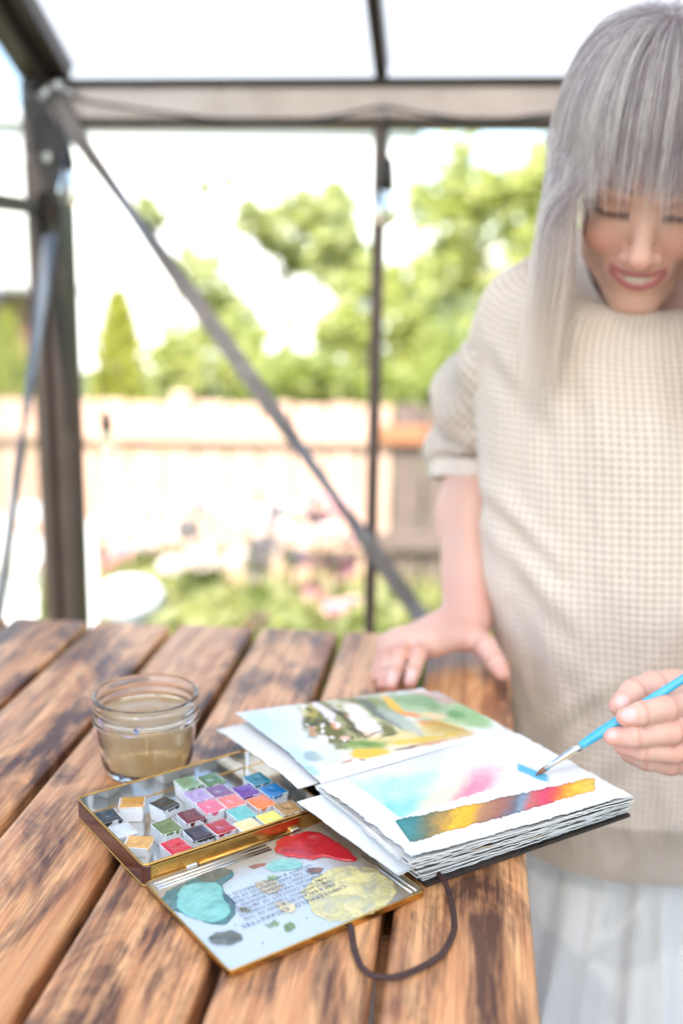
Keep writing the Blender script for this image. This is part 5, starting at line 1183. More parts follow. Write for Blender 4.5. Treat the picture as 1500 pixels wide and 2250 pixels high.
# ------------------------------------------------------------------ hair
def build_hair():
    R_ = np.random.RandomState(5); N = 26000; ST = 46
    c0, r0 = np.array([0, -.014, .036]), np.array([.082, .096, .100])
    crown = np.array([.02, -.04, 1.0]); crown /= np.linalg.norm(crown)
    # polar frame about the crown
    ex = np.array([1.0, 0, 0]); ex -= crown * (ex @ crown); ex /= np.linalg.norm(ex); ef = np.cross(crown, ex); ef = ef if ef[1] > 0 else -ef
    ph = R_.uniform(-math.pi, math.pi, N); sd_ = R_.rand(N) < .28; ph[sd_] = np.sign(R_.rand(sd_.sum()) - .5) * R_.normal(1.35, .35, sd_.sum()); front = (R_.rand(N) < .42) & ~sd_; ph[front] = R_.normal(0, .75, front.sum())      # angle from the forward direction
    th = np.sqrt(R_.rand(N)) * np.where(np.abs(ph) < 1.0, 1.02, 1.55)
    clump = np.floor((ph + math.pi) * 34 + R_.normal(0, .35, N)).astype(int) * 7 + np.floor(th * 5).astype(int)
    cn = lambda k: vnoise(clump * 1.37 + k, clump * .61 + k * 3)
    dirs = np.cos(th)[:, None] * crown + np.sin(th)[:, None] * (np.cos(ph)[:, None] * ef + np.sin(ph)[:, None] * ex)
    def on(d, sc): q = d / np.linalg.norm(d / r0, axis=1)[:, None]; return c0 + q * sc[:, None]
    lay = 1.085 + .085 * R_.rand(N) ** 1.3 + .022 * cn(1)
    p = on(dirs, np.full(N, .99)); P = np.empty((N, ST, 3)); P[:, 0] = from_head(p)
    bang = (np.abs(ph) < .80 + .08 * cn(2)) & (th < 1.3)
    G = np.array([0, 0, -1.0]); Gh = np.array([G @ HX, G @ HF, G @ HU])
    L = np.where(bang, .20, .275 + .05 * cn(3) + R_.normal(0, .012, N)); step = L / (ST - 1)
    sg = np.where(np.abs(ph) < .02, 1, np.sign(ph))
    phn = ph + .04 * cn(4) + R_.normal(0, .05, N) + np.where(~bang & (np.abs(ph) < 1.6), sg * .30 * np.clip((np.abs(ph) - .82) / .45, 0, 1), 0)
    out = np.cos(phn)[:, None] * ef + np.sin(phn)[:, None] * ex
    alive = np.ones(N, bool); zend = .046 + .024 * cn(5) + R_.normal(0, .012, N) - .030 * np.clip(np.abs(ph) - .50, 0, 1) / .4
    zend = zend + .012 * np.exp(-((np.sin(ph) * .09 + .012) / .010) ** 2)
    xin = .060 + .036 * R_.rand(N) + .006 * cn(8); xt = sg * (.058 + .040 * R_.rand(N) + .006 * cn(8))
    # torso for the hair to lie on
    zs = np.array([.66, .75, .85, .94, 1.0, 1.118, 1.19, 1.25, 1.29, 1.33]); cx = np.array([.37, .368, .363, .36, .357, .35, .345, .34, .334, .325]); cy = np.array([1.15, 1.148, 1.142, 1.138, 1.135, 1.146, 1.156, 1.163, 1.166, 1.165])
    wx = np.array([.172, .179, .184, .2, .207, .203, .198, .18, .142, .08]) + .010; wy = np.array([.13, .136, .134, .13, .128, .124, .114, .104, .092, .07]) + .010
    wob = R_.normal(0, 1, (N, 3)) * .0006
    wv = R_.normal(0, 1, (N, 3)) * .00035; d = out.copy()
    for i in range(1, ST):
        q = p - c0; nrm = q / (r0 * r0); nrm /= np.linalg.norm(nrm, axis=1)[:, None]
        k0 = np.linalg.norm(q / r0, axis=1); want = 1.005 + (lay - 1.005) * min(1, i / 8.0)
        mer = out - nrm * (out * nrm).sum(1)[:, None]; mer /= np.linalg.norm(mer, axis=1)[:, None] + 1e-9
        gt = Gh - nrm * (nrm @ Gh)[:, None]
        onsurf = np.exp(-np.clip(k0 - want, 0, 1) / .05)[:, None]; up_ = np.clip(-(nrm @ Gh), 0, 1)[:, None]
        dn = onsurf * (mer * (.75 + .9 * up_) + gt * .16) + (1 - onsurf) * Gh
        d = d * .35 + dn / (np.linalg.norm(dn, axis=1)[:, None] + 1e-9) * .65; d /= np.linalg.norm(d, axis=1)[:, None]
        pn = p + d * step[:, None] + wv * (i / ST) ** 2
        q = pn - c0; k0 = np.linalg.norm(q / r0, axis=1); m = k0 < want
        pn[m] = c0 + q[m] * (want[m] / k0[m])[:, None]
        # swept clear of the face, outside the cheek and jaw
        f = np.clip((.030 - pn[:, 2]) / .03, 0, 1) * (pn[:, 1] > -.01) * (~bang); ax_ = np.abs(pn[:, 0]); m = (f > 0) & (ax_ < xin)
        pn[m, 0] += sg[m] * (xin[m] - ax_[m]) * f[m] * .35 * np.where(np.sign(pn[m, 0]) == sg[m], 1, 0) + 0
        m = ~bang & (pn[:, 2] < .025); pn[m, 0] += (xt[m] - pn[m, 0]) * .14
        q = pn - np.array([0, .022, -.02]); rr = np.array([.070, .066, .098]); k0 = np.linalg.norm(q / rr, axis=1); m = (k0 < 1.0) & ~bang
        pn[m] = np.array([0, .022, -.02]) + q[m] / k0[m][:, None]
        W = from_head(pn)
        jx, jy, a, b_ = np.interp(W[:, 2], zs, cx), np.interp(W[:, 2], zs, cy), np.interp(W[:, 2], zs, wx), np.interp(W[:, 2], zs, wy)
        e = np.sqrt(((W[:, 0] - jx) / a) ** 2 + ((W[:, 1] - jy) / b_) ** 2); m = (e < 1) & (W[:, 2] < 1.29) & (np.abs(ph) < 1.75)
        rt_ = np.sqrt(np.clip(1 - ((W[m, 0] - jx[m]) / a[m]) ** 2, .02, 1)); W[m, 1] = jy[m] - b_[m] * rt_
        pn = to_head(W)
        stop = bang & (pn[:, 2] < zend) & (pn[:, 1] > .02); alive &= ~stop
        p = np.where(alive[:, None], pn, p + d * 1e-5); P[:, i] = from_head(p)
    # gather the strands of a clump
    keep = ~(bang & (R_.rand(N) < .3)) & ~(bang & (ph < -.30) & (ph > -.62) & (R_.rand(N) < .45)); P = P[keep]; bang = bang[keep]; mx6 = (.75 * vnoise(ph * 38, ph * 0 + 3) + .8 * vnoise(ph * 85, ph * 0 + 9) + .35 * cn(6))[keep]; N = int(keep.sum())
    hc = bpy.data.hair_curves.new('hair'); hc.add_curves([ST] * N)
    loc = np.array(PERSON.location)
    hc.attributes['position'].data.foreach_set('vector', (P - loc).astype(np.float32).ravel())
    sl_ = np.concatenate([np.zeros((N, 1)), np.cumsum(np.linalg.norm(np.diff(P, axis=1), axis=2), 1)], 1); sl_ /= sl_[:, -1:] + 1e-9
    rad = np.interp(sl_, [0, .1, .7, 1], [.00020, .00024, .00020, .00003]) * R_.uniform(.8, 1.25, N)[:, None]
    ra = hc.attributes.get('radius') or hc.attributes.new('radius', 'FLOAT', 'POINT'); ra.data.foreach_set('value', rad.astype(np.float32).ravel())
    t = np.linspace(0, 1, ST)[None, :, None]
    mixv = np.clip(.48 + 1.7 * mx6 + R_.normal(0, .15, N), 0, 1)[:, None, None]
    silver, lilac, root, tip = lin(238, 233, 230), lin(138, 121, 130), lin(88, 73, 80), lin(234, 215, 198)
    base = lilac * (1 - mixv) + silver * mixv; tb = np.where(bang, .55, 1.0)[:, None, None]
    C_ = base + (root - base) * np.clip(1 - t * tb / .16, 0, 1) * .8; C_ = C_ + (tip - C_) * np.clip((t * tb - .42) / .4, 0, 1) * .75
    ca = hc.attributes.new('hcol', 'FLOAT_COLOR', 'POINT'); cc = np.ones((N, ST, 4), np.float32); cc[..., :3] = C_; ca.data.foreach_set('color', cc.ravel())
    k = NT('silver_lilac_hair'); a = k.n('ShaderNodeAttribute', attribute_name='hcol')
    h = k.n('ShaderNodeBsdfHairPrincipled', {'Roughness': .38, 'Radial Roughness': .45}, model='CHIANG', parametrization='COLOR'); k.l(a.outputs['Color'], h.inputs['Color'])
    dfu = k.n('ShaderNodeBsdfDiffuse', {'Color': a.outputs['Color']})
    hc.materials.append(k.finish(k.n('ShaderNodeMixShader', {0: .45, 1: h.outputs[0], 2: dfu.outputs[0]}).outputs[0]))
    o = bpy.data.objects.new('hair', hc); COL.objects.link(o); o.parent = PERSON
build_hair()
# ================================================================== garden behind the panes
GZ = -0.16
FY = 4.9
def build_fence():
    M_f = wood_mat('fence_cedar', tuple(lin(216, 182, 162)), tuple(lin(204, 166, 146)), tuple(lin(172, 132, 112)), tuple(lin(140, 102, 84)), 0.1, 1.0, 0.7, 0.0)
    f = thing('garden_fence', 'low pale cedar picket fence across the garden with two rails', 'fence', (0, FY, GZ))
    top = PY(480, 872, FY)[2] - GZ
    bm = bmesh.new(); bmesh.ops.create_cube(bm, size=1.0); bmesh.ops.scale(bm, vec=(top, .138, .018), verts=bm.verts)
    bmesh.ops.bevel(bm, geom=list(bm.edges), offset=.003, segments=1, affect='EDGES'); 
    for v in bm.verts:
        if v.co.x > top / 2 - .012 and abs(v.co.y) > .055: v.co.x -= .022
    me = bpy.data.meshes.new('picket'); bm.to_mesh(me); bm.free(); me.materials.append(M_f)
    M_dark = wood_mat('shade_darkened_cedar', tuple(lin(120, 104, 96)), tuple(lin(104, 90, 84)), tuple(lin(78, 66, 60)), tuple(lin(60, 50, 46)), 0.2, 1.0, 0.8, 0.0)  # shade over this end of the fence, painted in as darker timber
    M_rb = wood_mat('brown_rail', tuple(lin(176, 120, 84)), tuple(lin(158, 102, 70)), tuple(lin(130, 84, 58)), tuple(lin(110, 70, 50)), 0.1, 1.0, 0.8, 0.0)
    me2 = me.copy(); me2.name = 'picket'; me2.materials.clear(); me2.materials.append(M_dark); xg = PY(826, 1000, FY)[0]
    for i in range(-30, 52):
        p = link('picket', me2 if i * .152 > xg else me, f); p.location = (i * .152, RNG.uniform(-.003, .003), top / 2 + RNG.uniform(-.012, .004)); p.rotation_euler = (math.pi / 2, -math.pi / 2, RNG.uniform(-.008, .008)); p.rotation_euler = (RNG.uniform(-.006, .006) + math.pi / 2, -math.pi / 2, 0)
    for z in (top - .16, .22):
        part('rail', cbox(xg + 4.6, .04, .085, .004, ((xg - 4.6) / 2, -.032, z)), M_f, f)
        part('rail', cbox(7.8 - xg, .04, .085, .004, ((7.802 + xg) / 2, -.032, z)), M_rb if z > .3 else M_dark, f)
    for x in (-3.1, -.75, 1.6, 3.9, 6.2): part('post', cbox(.09, .09, top + .02, .006, (x, .06, top / 2)), M_f, f)
build_fence()

def leaf_cloud(blobs, n, size, seed, droop=.3, up=None, elong=1.7):
    """many small folded leaves spread through the volume of several lobes; denser towards their skins, with gaps between sprays"""
    R_ = np.random.RandomState(seed); B = np.array([b[:3] for b in blobs], float); S = np.array([b[3:6] for b in blobs], float)
    w_ = S.prod(1) ** (2 / 3.); w_ /= w_.sum(); k = R_.choice(len(B), n, p=w_)
    ns = max(6, n // 26); kk = R_.choice(len(B), ns, p=w_); d = R_.normal(size=(ns, 3)); d /= np.linalg.norm(d, axis=1)[:, None]
    sp = B[kk] + d * S[kk] * (R_.rand(ns, 1) ** .45); spr = R_.uniform(.5, 1.4, ns) * S[kk].mean(1) * .30
    j = R_.randint(0, ns, n); c = sp[j] + R_.normal(size=(n, 3)) * spr[j][:, None]
    nrm = R_.normal(size=(n, 3)) * .8 + np.array([0, 0, .7]); nrm /= np.linalg.norm(nrm, axis=1)[:, None]
    t = R_.normal(size=(n, 3)) + np.array([0, 0, -droop]); t -= nrm * (t * nrm).sum(1)[:, None]; t /= np.linalg.norm(t, axis=1)[:, None]
    if up is not None: t = t * .3 + np.array([0, 0, up]); t /= np.linalg.norm(t, axis=1)[:, None]
    b_ = np.cross(nrm, t); s = size * R_.uniform(.6, 1.35, n)[:, None]; L = s * elong
    V = np.stack([c - t * L * .5, c + b_ * s * .5 + nrm * s * .10, c + t * L * .5, c - b_ * s * .5 + nrm * s * .10], 1).reshape(-1, 3)
    return V, np.arange(n * 4).reshape(-1, 4)
M_bark = pmat('bark', (.10, .075, .055), (.05, .04, .03), 30, .9, bump=.8, bdist=.01, stretch=(1, 1, .25))
LG = [leaf_mat('leaf_lime', (.40, .43, .14), (.62, .62, .30), .7, .35), leaf_mat('leaf_mid', (.30, .36, .11), (.54, .56, .25), .7, .35), leaf_mat('leaf_deep', (.12, .19, .05), (.30, .37, .12), .6), leaf_mat('leaf_gold', (.52, .52, .10), (.70, .66, .22), .7), leaf_mat('leaf_pale', (.44, .46, .20), (.64, .64, .38), .7, .35)]
def tree(name, label, base, blobs, n, size, mat, seed, cat='tree', group=None, trunk_r=.05, droop=.3, elong=1.7, up=None):
    """blobs in pixels: (u, v, distance, radius_x px, radius_z px)"""
    o = thing(name, label, cat, base, 0, group); R_ = random.Random(seed); bl = []
    for u, v, y, rx, rz in blobs:
        p = PY(u, v, y); m = y / FPX; bl.append((*p, rx * m, (rx * .5 + rz * .5) * m, rz * m))
    fork = np.array([base[0] + R_.uniform(-.05, .05), base[1], min(b[2] for b in bl) * .5 + base[2] * .5 + .15])
    segs = [tube(smooth_path([np.array(base) - (0, 0, .05), (np.array(base) + fork) / 2 + (R_.uniform(-.04, .04), 0, 0), fork], 4), np.linspace(trunk_r, trunk_r * .65, 9), 8)]
    for b in bl:
        e = np.array(b[:3]); mid = (fork + e) / 2 + np.array([R_.uniform(-.1, .1), R_.uniform(-.1, .1), R_.uniform(0, .15)])
        P = smooth_path([fork - (0, 0, .03), mid, e], 4); segs.append(tube(P, np.linspace(trunk_r * .5, trunk_r * .10, len(P)), 6))
        for q in range(4):
            e2 = e + np.array([R_.uniform(-1, 1) * b[3], R_.uniform(-1, 1) * b[4], R_.uniform(-.4, 1) * b[5]]) * .75
            segs.append(tube(np.linspace(mid * .4 + e * .6, e2, 4), np.linspace(trunk_r * .16, trunk_r * .05, 4), 5))
    part('trunk', join(*segs), M_bark, o, True, world=True)
    V, F_ = leaf_cloud(bl, n, size, seed, droop, up, elong)
    part('crown', (V, F_), mat, o, world=True)
    return o
def conifer(label, u, vtop, vbot, y, wpx, n, mat, seed, size=.035):
    t, b = PY(u, vtop, y), PY(u, vbot, y); o = thing('thuja', label, 'conifer', (b[0], y, GZ), 0, 'columnar conifers behind the fence'); R_ = np.random.RandomState(seed)
    H = t[2] - GZ; z = R_.rand(n) ** 1.15 * H; a = R_.uniform(0, 6.28, n); r = (wpx * y / FPX / 2) * (1 - z / H) ** .62 * (.55 + .5 * R_.rand(n)) * (1 + .30 * np.sin(a * 5 + z * 9))
    c = np.stack([b[0] + r * np.cos(a), y + r * np.sin(a), GZ + z], 1); rad = np.stack([np.cos(a), np.sin(a), np.full(n, 1.3)], 1); tv = rad + R_.normal(size=(n, 3)) * .35; tv /= np.linalg.norm(tv, axis=1)[:, None]
    s = size * R_.uniform(.6, 1.4, n)[:, None]; bb = np.cross(tv, R_.normal(size=(n, 3))); bb /= np.linalg.norm(bb, axis=1)[:, None]
    V = np.stack([c - tv * s, c + bb * s * .45, c + tv * s * 1.2, c - bb * s * .45], 1).reshape(-1, 3)
    part('crown', (V, np.arange(n * 4).reshape(-1, 4)), mat, o, world=True)
    part('trunk', tube([(b[0], y, GZ - .05), (b[0], y, GZ + H * .5), (b[0] + .01, y, GZ + H * .92)], [.05, .03, .006], 8), M_bark, o, True, world=True)
GT = 'leafy trees behind the fence'
tree('broadleaf_tree', 'tall airy lime green tree rising behind the centre of the fence', (PY(640, 900, 7.6)[0], 7.6, GZ), [(575, 485, 7.6, 55, 45), (680, 470, 7.6, 90, 55), (740, 560, 7.4, 70, 70), (640, 560, 7.8, 60, 40), (600, 500, 7.7, 40, 50)], 1050, .08, LG[4], 21, group=GT, trunk_r=.03)
tree('broadleaf_tree', 'dense green tree close behind the fence, beside the mullion', (PY(790, 900, 6.2)[0], 6.2, GZ), [(780, 720, 6.2, 60, 90), (880, 760, 6.1, 100, 90), (760, 820, 6.0, 80, 50), (880, 640, 6.4, 80, 60), (940, 850, 6.0, 110, 70)], 1650, .065, LG[0], 22, group=GT, trunk_r=.028)
tree('broadleaf_tree', 'large bright green tree filling the view behind the person', (PY(1080, 900, 7.0)[0], 7.0, GZ), [(1010, 470, 7.0, 85, 80), (1120, 420, 7.0, 100, 90), (1060, 580, 6.9, 110, 60), (1180, 560, 6.8, 80, 100), (1000, 350, 7.2, 50, 60), (980, 640, 6.8, 70, 50), (1240, 380, 7, 90, 90), (1330, 520, 7, 90, 120)], 2000, .075, LG[0], 23, group=GT, trunk_r=.045)
tree('broadleaf_tree', 'sparse tall tree with thin upper twigs against the white sky', (PY(440, 900, 8.4)[0], 8.4, GZ), [(440, 620, 8.4, 75, 60), (480, 690, 8.3, 80, 60), (330, 470, 8.6, 26, 38), (430, 420, 8.6, 22, 32), (500, 400, 8.6, 16, 16)], 620, .08, LG[4], 24, group=GT, trunk_r=.028)
tree('leafy_shrub', 'round bushy green shrub leaning on the fence', (PY(420, 900, 5.6)[0], 5.6, GZ), [(400, 790, 5.6, 75, 60), (500, 760, 5.7, 70, 70), (560, 800, 5.5, 70, 55), (440, 830, 5.5, 90, 40), (640, 840, 5.4, 60, 40)], 1250, .055, LG[0], 25, 'shrub', trunk_r=.03)
tree('leafy_shrub', 'low dark green shrub just above the fence pickets', (PY(660, 900, 5.3)[0], 5.3, GZ), [(660, 830, 5.3, 60, 50), (720, 850, 5.3, 60, 40), (600, 850, 5.25, 60, 30), (560, 850, 5.3, 50, 25)], 1250, .05, LG[1], 26, 'shrub', trunk_r=.025)
tree('leafy_shrub', 'yellow green shrub hanging over the shaded end of the fence', (PY(900, 900, 5.25)[0], 5.25, GZ), [(880, 860, 5.2, 70, 60), (950, 880, 5.2, 70, 60), (1020, 840, 5.25, 80, 80), (900, 900, 5.1, 60, 30)], 1900, .055, LG[1], 27, 'shrub', trunk_r=.025)
tree('broadleaf_tree', 'spreading green tree behind the shaded end of the fence', (3.6, 7.4, GZ), [(1750, 520, 7.4, 190, 130), (1900, 640, 7.3, 170, 120), (1620, 640, 7.2, 130, 110), (2050, 480, 7.5, 150, 140)], 2600, .09, LG[1], 41, group=GT, trunk_r=.06)
tree('leafy_shrub', 'broad shrub at the far shaded end of the fence', (5.4, 6.2, GZ), [(2400, 800, 6.2, 180, 110), (2600, 760, 6.3, 160, 120), (2250, 840, 6.0, 140, 80)], 1800, .07, LG[1], 42, 'shrub', trunk_r=.03)
conifer('yellow green columnar thuja beside the sparse tree', 268, 640, 900, 6.4, 200, 1900, LG[3], 31, .04)
conifer('golden columnar thuja standing before the brown shed', 20, 690, 900, 6.2, 150, 5200, LG[3], 32, .04)
conifer('slim golden thuja beyond the gable panes, past the shed corner', -90, 670, 900, 6.4, 130, 3500, LG[3], 33, .04)

# ---- peonies and other border plants
def petal_bloom(r, seed, layers=((10, .15, 1.0), (9, .55, .85), (8, .95, .65), (7, 1.25, .45))):
    R_ = random.Random(seed); V, Fc = [], []
    for n, lift, sc_ in layers:
        off = R_.uniform(0, 6)
        for q in range(n):
            a = off + q * 2 * math.pi / n + R_.uniform(-.12, .12); l = r * sc_ * R_.uniform(.9, 1.12); w_ = l * .62; li = lift + R_.uniform(-.12, .12); b = len(V)
            for i, (s, ww) in enumerate(((.08, .25), (.45, .9), (.8, 1.0), (1.0, .55))):
                el = li * (1 - .2 * s) + .35 * s * s; rr = l * s
                for t in (-1, 0, 1):
                    x, y, z = rr * math.cos(el), t * ww * w_ * .5, rr * math.sin(el) + (.06 * l if t else 0)
                    V.append((x * math.cos(a) - y * math.sin(a), x * math.sin(a) + y * math.cos(a), z + (R_.uniform(-.04, .04) * l if i > 1 else 0)))
            for i in range(3):
                for t in range(2): k = b + i * 3 + t; Fc.append((k, k + 1, k + 4, k + 3))
    return np.array(V), Fc
def petal_mat(nm, c1, c2):
    k = NT(nm); tc = k.n('ShaderNodeTexCoord').outputs['Object']; c = k.ramp(k.noise(tc, 22, 3), [(.3, c1), (.75, c2)])
    b = k.n('ShaderNodeBsdfPrincipled', {'Base Color': c, 'Roughness': .6}); t = k.n('ShaderNodeBsdfTranslucent', {'Color': c})
    return k.finish(k.n('ShaderNodeMixShader', {0: .35, 1: b.outputs[0], 2: t.outputs[0]}).outputs[0])
MPW, MPP, MPM, MPO = petal_mat('petal_white', (.82, .78, .74), (.85, .74, .70)), petal_mat('petal_pink', (.72, .40, .44), (.80, .56, .56)), petal_mat('petal_magenta', (.55, .08, .22), (.65, .2, .32)), petal_mat('petal_apricot', (.80, .48, .26), (.82, .62, .4))
M_stem = pmat('green_stem', (.10, .17, .04), (.07, .12, .03), 40, .6)
BLOOM = {}
def plant(label, u, y, blooms, nleaf, seed, mat=None, leafm=None, leaf=.06, top=None, cat='flower', name='peony_plant', group='peonies in the flower border'):
    """blooms: (pixel u, pixel v, radius px, petal material)"""
    base = PY(u, 1200, y); base[2] = GZ; R_ = random.Random(seed); o = thing(name, label, cat, tuple(base), 0, group)
    st = []; hi = GZ + .3
    for i, (bu, bv, br, bm_) in enumerate(blooms):
        p = PY(bu, bv, y + R_.uniform(-.10, .10)); r = br * y / FPX; hi = max(hi, p[2])
        key = (i % 3, 'b')
        if key not in BLOOM: BLOOM[key] = petal_bloom(1.0, 40 + i)
        V, Fc = BLOOM[key]; a = R_.uniform(0, 6); tl_ = R_.uniform(-.5, .1)
        Rm = rotz(a); Rx = np.array([[1, 0, 0], [0, math.cos(.5), -math.sin(.5)], [0, math.sin(.5), math.cos(.5)]]) if i % 2 else np.eye(3)
        part('bloom', ((V * r) @ Rm.T @ Rx.T + p, Fc), bm_, o, True, world=True)
        st.append(tube(smooth_path([base + (R_.uniform(-.06, .06), R_.uniform(-.05, .05), 0), (base + p) / 2 + (R_.uniform(-.05, .05), 0, .05), p - (0, 0, r * .05)], 4), .004, 5))
    if st: part('stems', join(*st), M_stem, o, world=True)
    h = (top if top else hi - GZ) * .8
    V, F_ = leaf_cloud([(base[0] + R_.uniform(-.08, .08), base[1], GZ + h * q, .20, .16, h * .26) for q in (.3, .55, .78)], nleaf, leaf, seed, .5, None, 2.6)
    part('foliage', (V, F_), leafm or LG[4], o, world=True)
W_, P_, M_, O_ = MPW, MPP, MPM, MPO
plant('white peony plant with three open blooms before the pickets', 320, 3.9, [(318, 1042, 26, W_), (285, 1165, 34, W_), (345, 1150, 34, W_), (315, 1110, 30, W_), (318, 1210, 32, W_), (262, 1215, 26, P_)], 300, 1, top=.45)
plant('tall white peony plant with the fullest blooms in the border', 455, 3.7, [(450, 1050, 40, W_), (410, 1180, 44, W_), (470, 1140, 46, W_), (440, 1235, 44, W_), (500, 1190, 40, W_), (395, 1120, 34, W_), (372, 1190, 36, W_), (425, 1105, 36, W_), (480, 1250, 40, W_), (380, 1250, 32, W_)], 380, 2, top=.42)
plant('white peony plant with many blooms crowding together', 570, 3.6, [(565, 1075, 44, W_), (545, 1150, 44, W_), (620, 1130, 40, W_), (585, 1215, 46, W_), (640, 1190, 38, W_), (530, 1235, 36, W_), (660, 1130, 32, W_), (600, 1160, 40, W_), (510, 1110, 32, W_), (565, 1260, 36, W_)], 380, 3, top=.42)
plant('pale pink peony plant beside the mullion', 725, 3.7, [(690, 1105, 34, P_), (745, 1120, 36, P_), (715, 1180, 40, W_), (745, 1255, 46, P_), (690, 1250, 42, P_), (700, 1310, 40, P_), (770, 1200, 38, P_), (700, 1150, 34, P_), (765, 1150, 30, P_), (650, 1235, 34, W_), (660, 1350, 26, M_)], 380, 4, top=.40)
plant('magenta flowered plant by the corner post', 245, 3.4, [(228, 1225, 22, M_), (272, 1222, 26, P_), (240, 1250, 20, M_)], 300, 5, top=.30)
plant('apricot flowered plant just above the table end', 560, 2.6, [(572, 1370, 32, O_), (548, 1385, 22, O_)], 200, 6, top=.2)
plant('small pink flowered plant in the shade by the diagonal brace', 780, 3.2, [(770, 1330, 26, P_), (735, 1345, 30, P_)], 500, 7, top=.3, leafm=LG[2])
plant('leafy green border plant without blooms, under white peonies', 480, 3.1, [], 260, 8, top=.40, cat='plant', name='border_plant', group=None, leafm=LG[0])
plant('leafy green border plant without blooms, near the mullion foot', 830, 3.0, [], 700, 9, top=.42, cat='plant', name='border_plant', group=None, leafm=LG[2])
plant('light green border plant without blooms, behind the apricot flowers', 620, 2.9, [], 260, 10, top=.34, cat='plant', name='border_plant', group=None, leafm=LG[0])
def blade_grass():
    R_ = np.random.RandomState(77); n = 5200; x = R_.uniform(-2.6, 3.2, n); y = R_.uniform(2.15, 4.8, n); h = R_.uniform(.06, .20, n); a = R_.uniform(0, 6.28, n); w_ = .006
    c = np.stack([x, y, np.full(n, GZ - .01)], 1); s = np.stack([np.cos(a), np.sin(a), 0 * a], 1) * w_; ln = np.stack([R_.normal(0, .04, n), R_.normal(0, .04, n), h], 1)
    V = np.stack([c - s, c + s, c + ln * .6 + s * .7, c + ln + ln * [0.6, .6, 0]], 1).reshape(-1, 3)
    o = link('grass', new_mesh('grass', V, np.arange(n * 4).reshape(-1, 4)), None, LG[0]); tag(o, 'tufts of green grass growing through the flower border', 'grass', kind='stuff')
blade_grass()

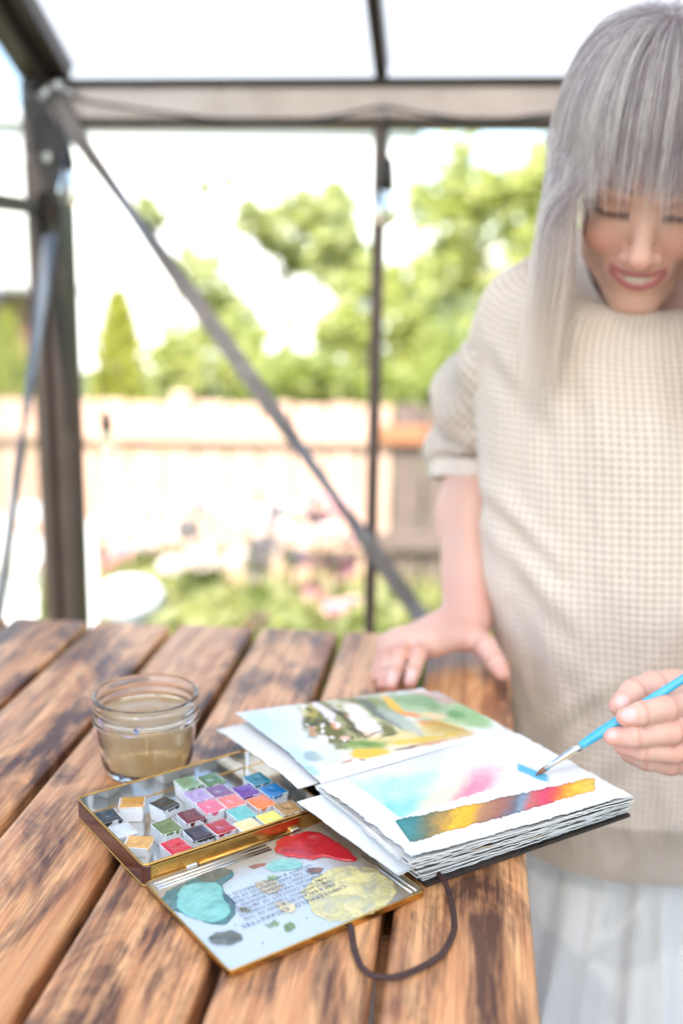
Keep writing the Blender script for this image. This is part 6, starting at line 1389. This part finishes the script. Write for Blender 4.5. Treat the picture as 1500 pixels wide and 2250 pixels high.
# ---- white garden furniture beyond the left pane
def build_chair():
    MW = pmat('white_painted_wood', (.80, .80, .79), (.74, .74, .73), 20, .45)
    p = PY(85, 1300, 2.9); o = thing('garden_chair', 'white fan backed slatted garden chair outside by the corner post', 'chair', (p[0], 2.9, GZ))
    m = 2.9 / FPX
    def slat(nm, u0, v0, u1, v1, wpx, y=2.9, th=.018):
        a, b = PY(u0, v0, y), PY(u1, v1, y); d = b - a; L = np.linalg.norm(d); d /= L; sd = np.cross(d, (0, 1, 0)); w_ = wpx * m / 2; n = 9; pts = []
        for k in range(n): q = math.pi * k / (n - 1); pts.append(a + sd * w_ * math.cos(q) - d * w_ * math.sin(q))
        for k in range(n): q = math.pi * k / (n - 1); pts.append(b - sd * w_ * math.cos(q) + d * w_ * math.sin(q))
        P = np.array(pts); V = np.vstack([P - (0, th / 2, 0), P + (0, th / 2, 0)]); N_ = len(P)
        Fc = [tuple(range(N_)), tuple(range(2 * N_ - 1, N_ - 1, -1))] + [(i, N_ + i, N_ + (i + 1) % N_, (i + 1) % N_) for i in range(N_)]
        part(nm, (V, Fc), MW, o, world=True)
    slat('back_slat', 10, 1150, 14, 1420, 30); slat('back_slat', 48, 1180, 46, 1420, 30); slat('back_slat', 76, 1205, 66, 1420, 28); slat('back_slat', 192, 1160, 200, 1420, 34); slat('back_slat', 155, 1230, 165, 1420, 30); slat('back_slat', -30, 1170, -20, 1420, 30)
    slat('crest_rail', 40, 1128, 84, 1124, 40, 2.93); slat('arm', 60, 1245, 92, 1195, 34, 2.86)
    a, b = PY(-30, 1405, 2.9), PY(215, 1405, 2.9)
    part('seat', cbox(b[0] - a[0], .42, .04, .01, ((a[0] + b[0]) / 2, 2.72, a[2]), 2), MW, o, world=True)
    for x in (a[0] + .02, b[0] - .02):
        for y in (2.53, 2.9): part('leg', cbox(.035, .035, a[2] - GZ - .02, .004, (x, y, (a[2] + GZ) / 2 - .01)), MW, o, world=True)
    q = PY(285, 1315, 2.75); R0 = 78 * 2.75 / FPX
    s = thing('garden_pouf', 'white egg shaped garden stool standing next to the chair', 'stool', (q[0], 2.75, GZ))
    zc = q[2]; prof = []
    for k in range(17):
        t = -math.pi / 2 + math.pi * k / 16; prof.append((max(.0001, R0 * math.cos(t)), zc + R0 * .66 * math.sin(t)))
    part('cushion', lathe(prof, 40, (q[0], 2.75, 0)), pmat('white_ceramic', (.80, .80, .80), (.76, .76, .77), 8, .35), s, True, world=True)
    part('pedestal', lathe([(.0001, GZ), (R0 * .75, GZ), (R0 * .72, GZ + .03), (R0 * .4, GZ + .12), (R0 * .4, zc - R0 * .55), (.0001, zc - R0 * .55)], 32, (q[0], 2.75, 0)), MW, s, True, world=True)
build_chair()
def build_shed():
    o = thing('garden_shed', 'reddish brown timber shed top beyond the golden thuja', 'shed', (PY(-190, 800, 9.0)[0], 9.0, GZ)); x = o.location[0]; zt = PY(20, 655, 9.0)[2]
    MS = wood_mat('shed_boards', tuple(lin(150, 96, 74)), tuple(lin(130, 80, 60)), tuple(lin(100, 60, 46)), tuple(lin(80, 50, 40)), .1, .6, .7, 0)
    for i in range(14): part('board', cbox(.14, .02, zt - GZ, .004, (x - .98 + i * .145, 9.0, (zt + GZ) / 2)), MS, o, world=True)
    part('wall', cbox(1.98, 1.6, zt - GZ - .02, .01, (x - .04, 9.83, (zt + GZ) / 2 - .01)), MS, o, world=True)
    part('roof', cbox(2.2, 2.0, .06, .01, (x - .04, 9.8, zt + .035)), M_frame, o, world=True)
build_shed()

def build_house():
    """white rendered house beyond the trees, flat roofed"""
    y0 = 15.0; xa, xb = PY(-150, 700, y0)[0], PY(900, 700, y0)[0]; H = 3.3
    o = thing('white_house', 'sunlit white rendered flat roofed house beyond the trees', 'house', ((xa + xb) / 2, y0 + 2.5, GZ))
    MW = pmat('white_render', (.80, .79, .77), (.76, .75, .73), 6, .85, bump=.2, bdist=.004)
    part('wall', cbox(xb - xa, 5.0, H, .02, ((xa + xb) / 2, y0 + 2.5, GZ + H / 2)), MW, o, world=True)
    part('roof', cbox(xb - xa + .3, 5.3, .14, .02, ((xa + xb) / 2, y0 + 2.5, GZ + H + .07)), MW, o, world=True)
    Mg = pmat('window_glass', (.10, .14, .19), (.14, .19, .25), 2, .08); Mf = pmat('window_frame', (.75, .75, .74))
    for u in (770,):
        c = PY(u, 640, y0); f = part('window', cbox(.5, .05, .6, .01, (c[0], y0 - .01, c[2])), Mf, o, world=True)
        part('pane', cbox(.42, .02, .52, .004, (c[0], y0 - .035, c[2])), Mg, f, world=True)
build_house()
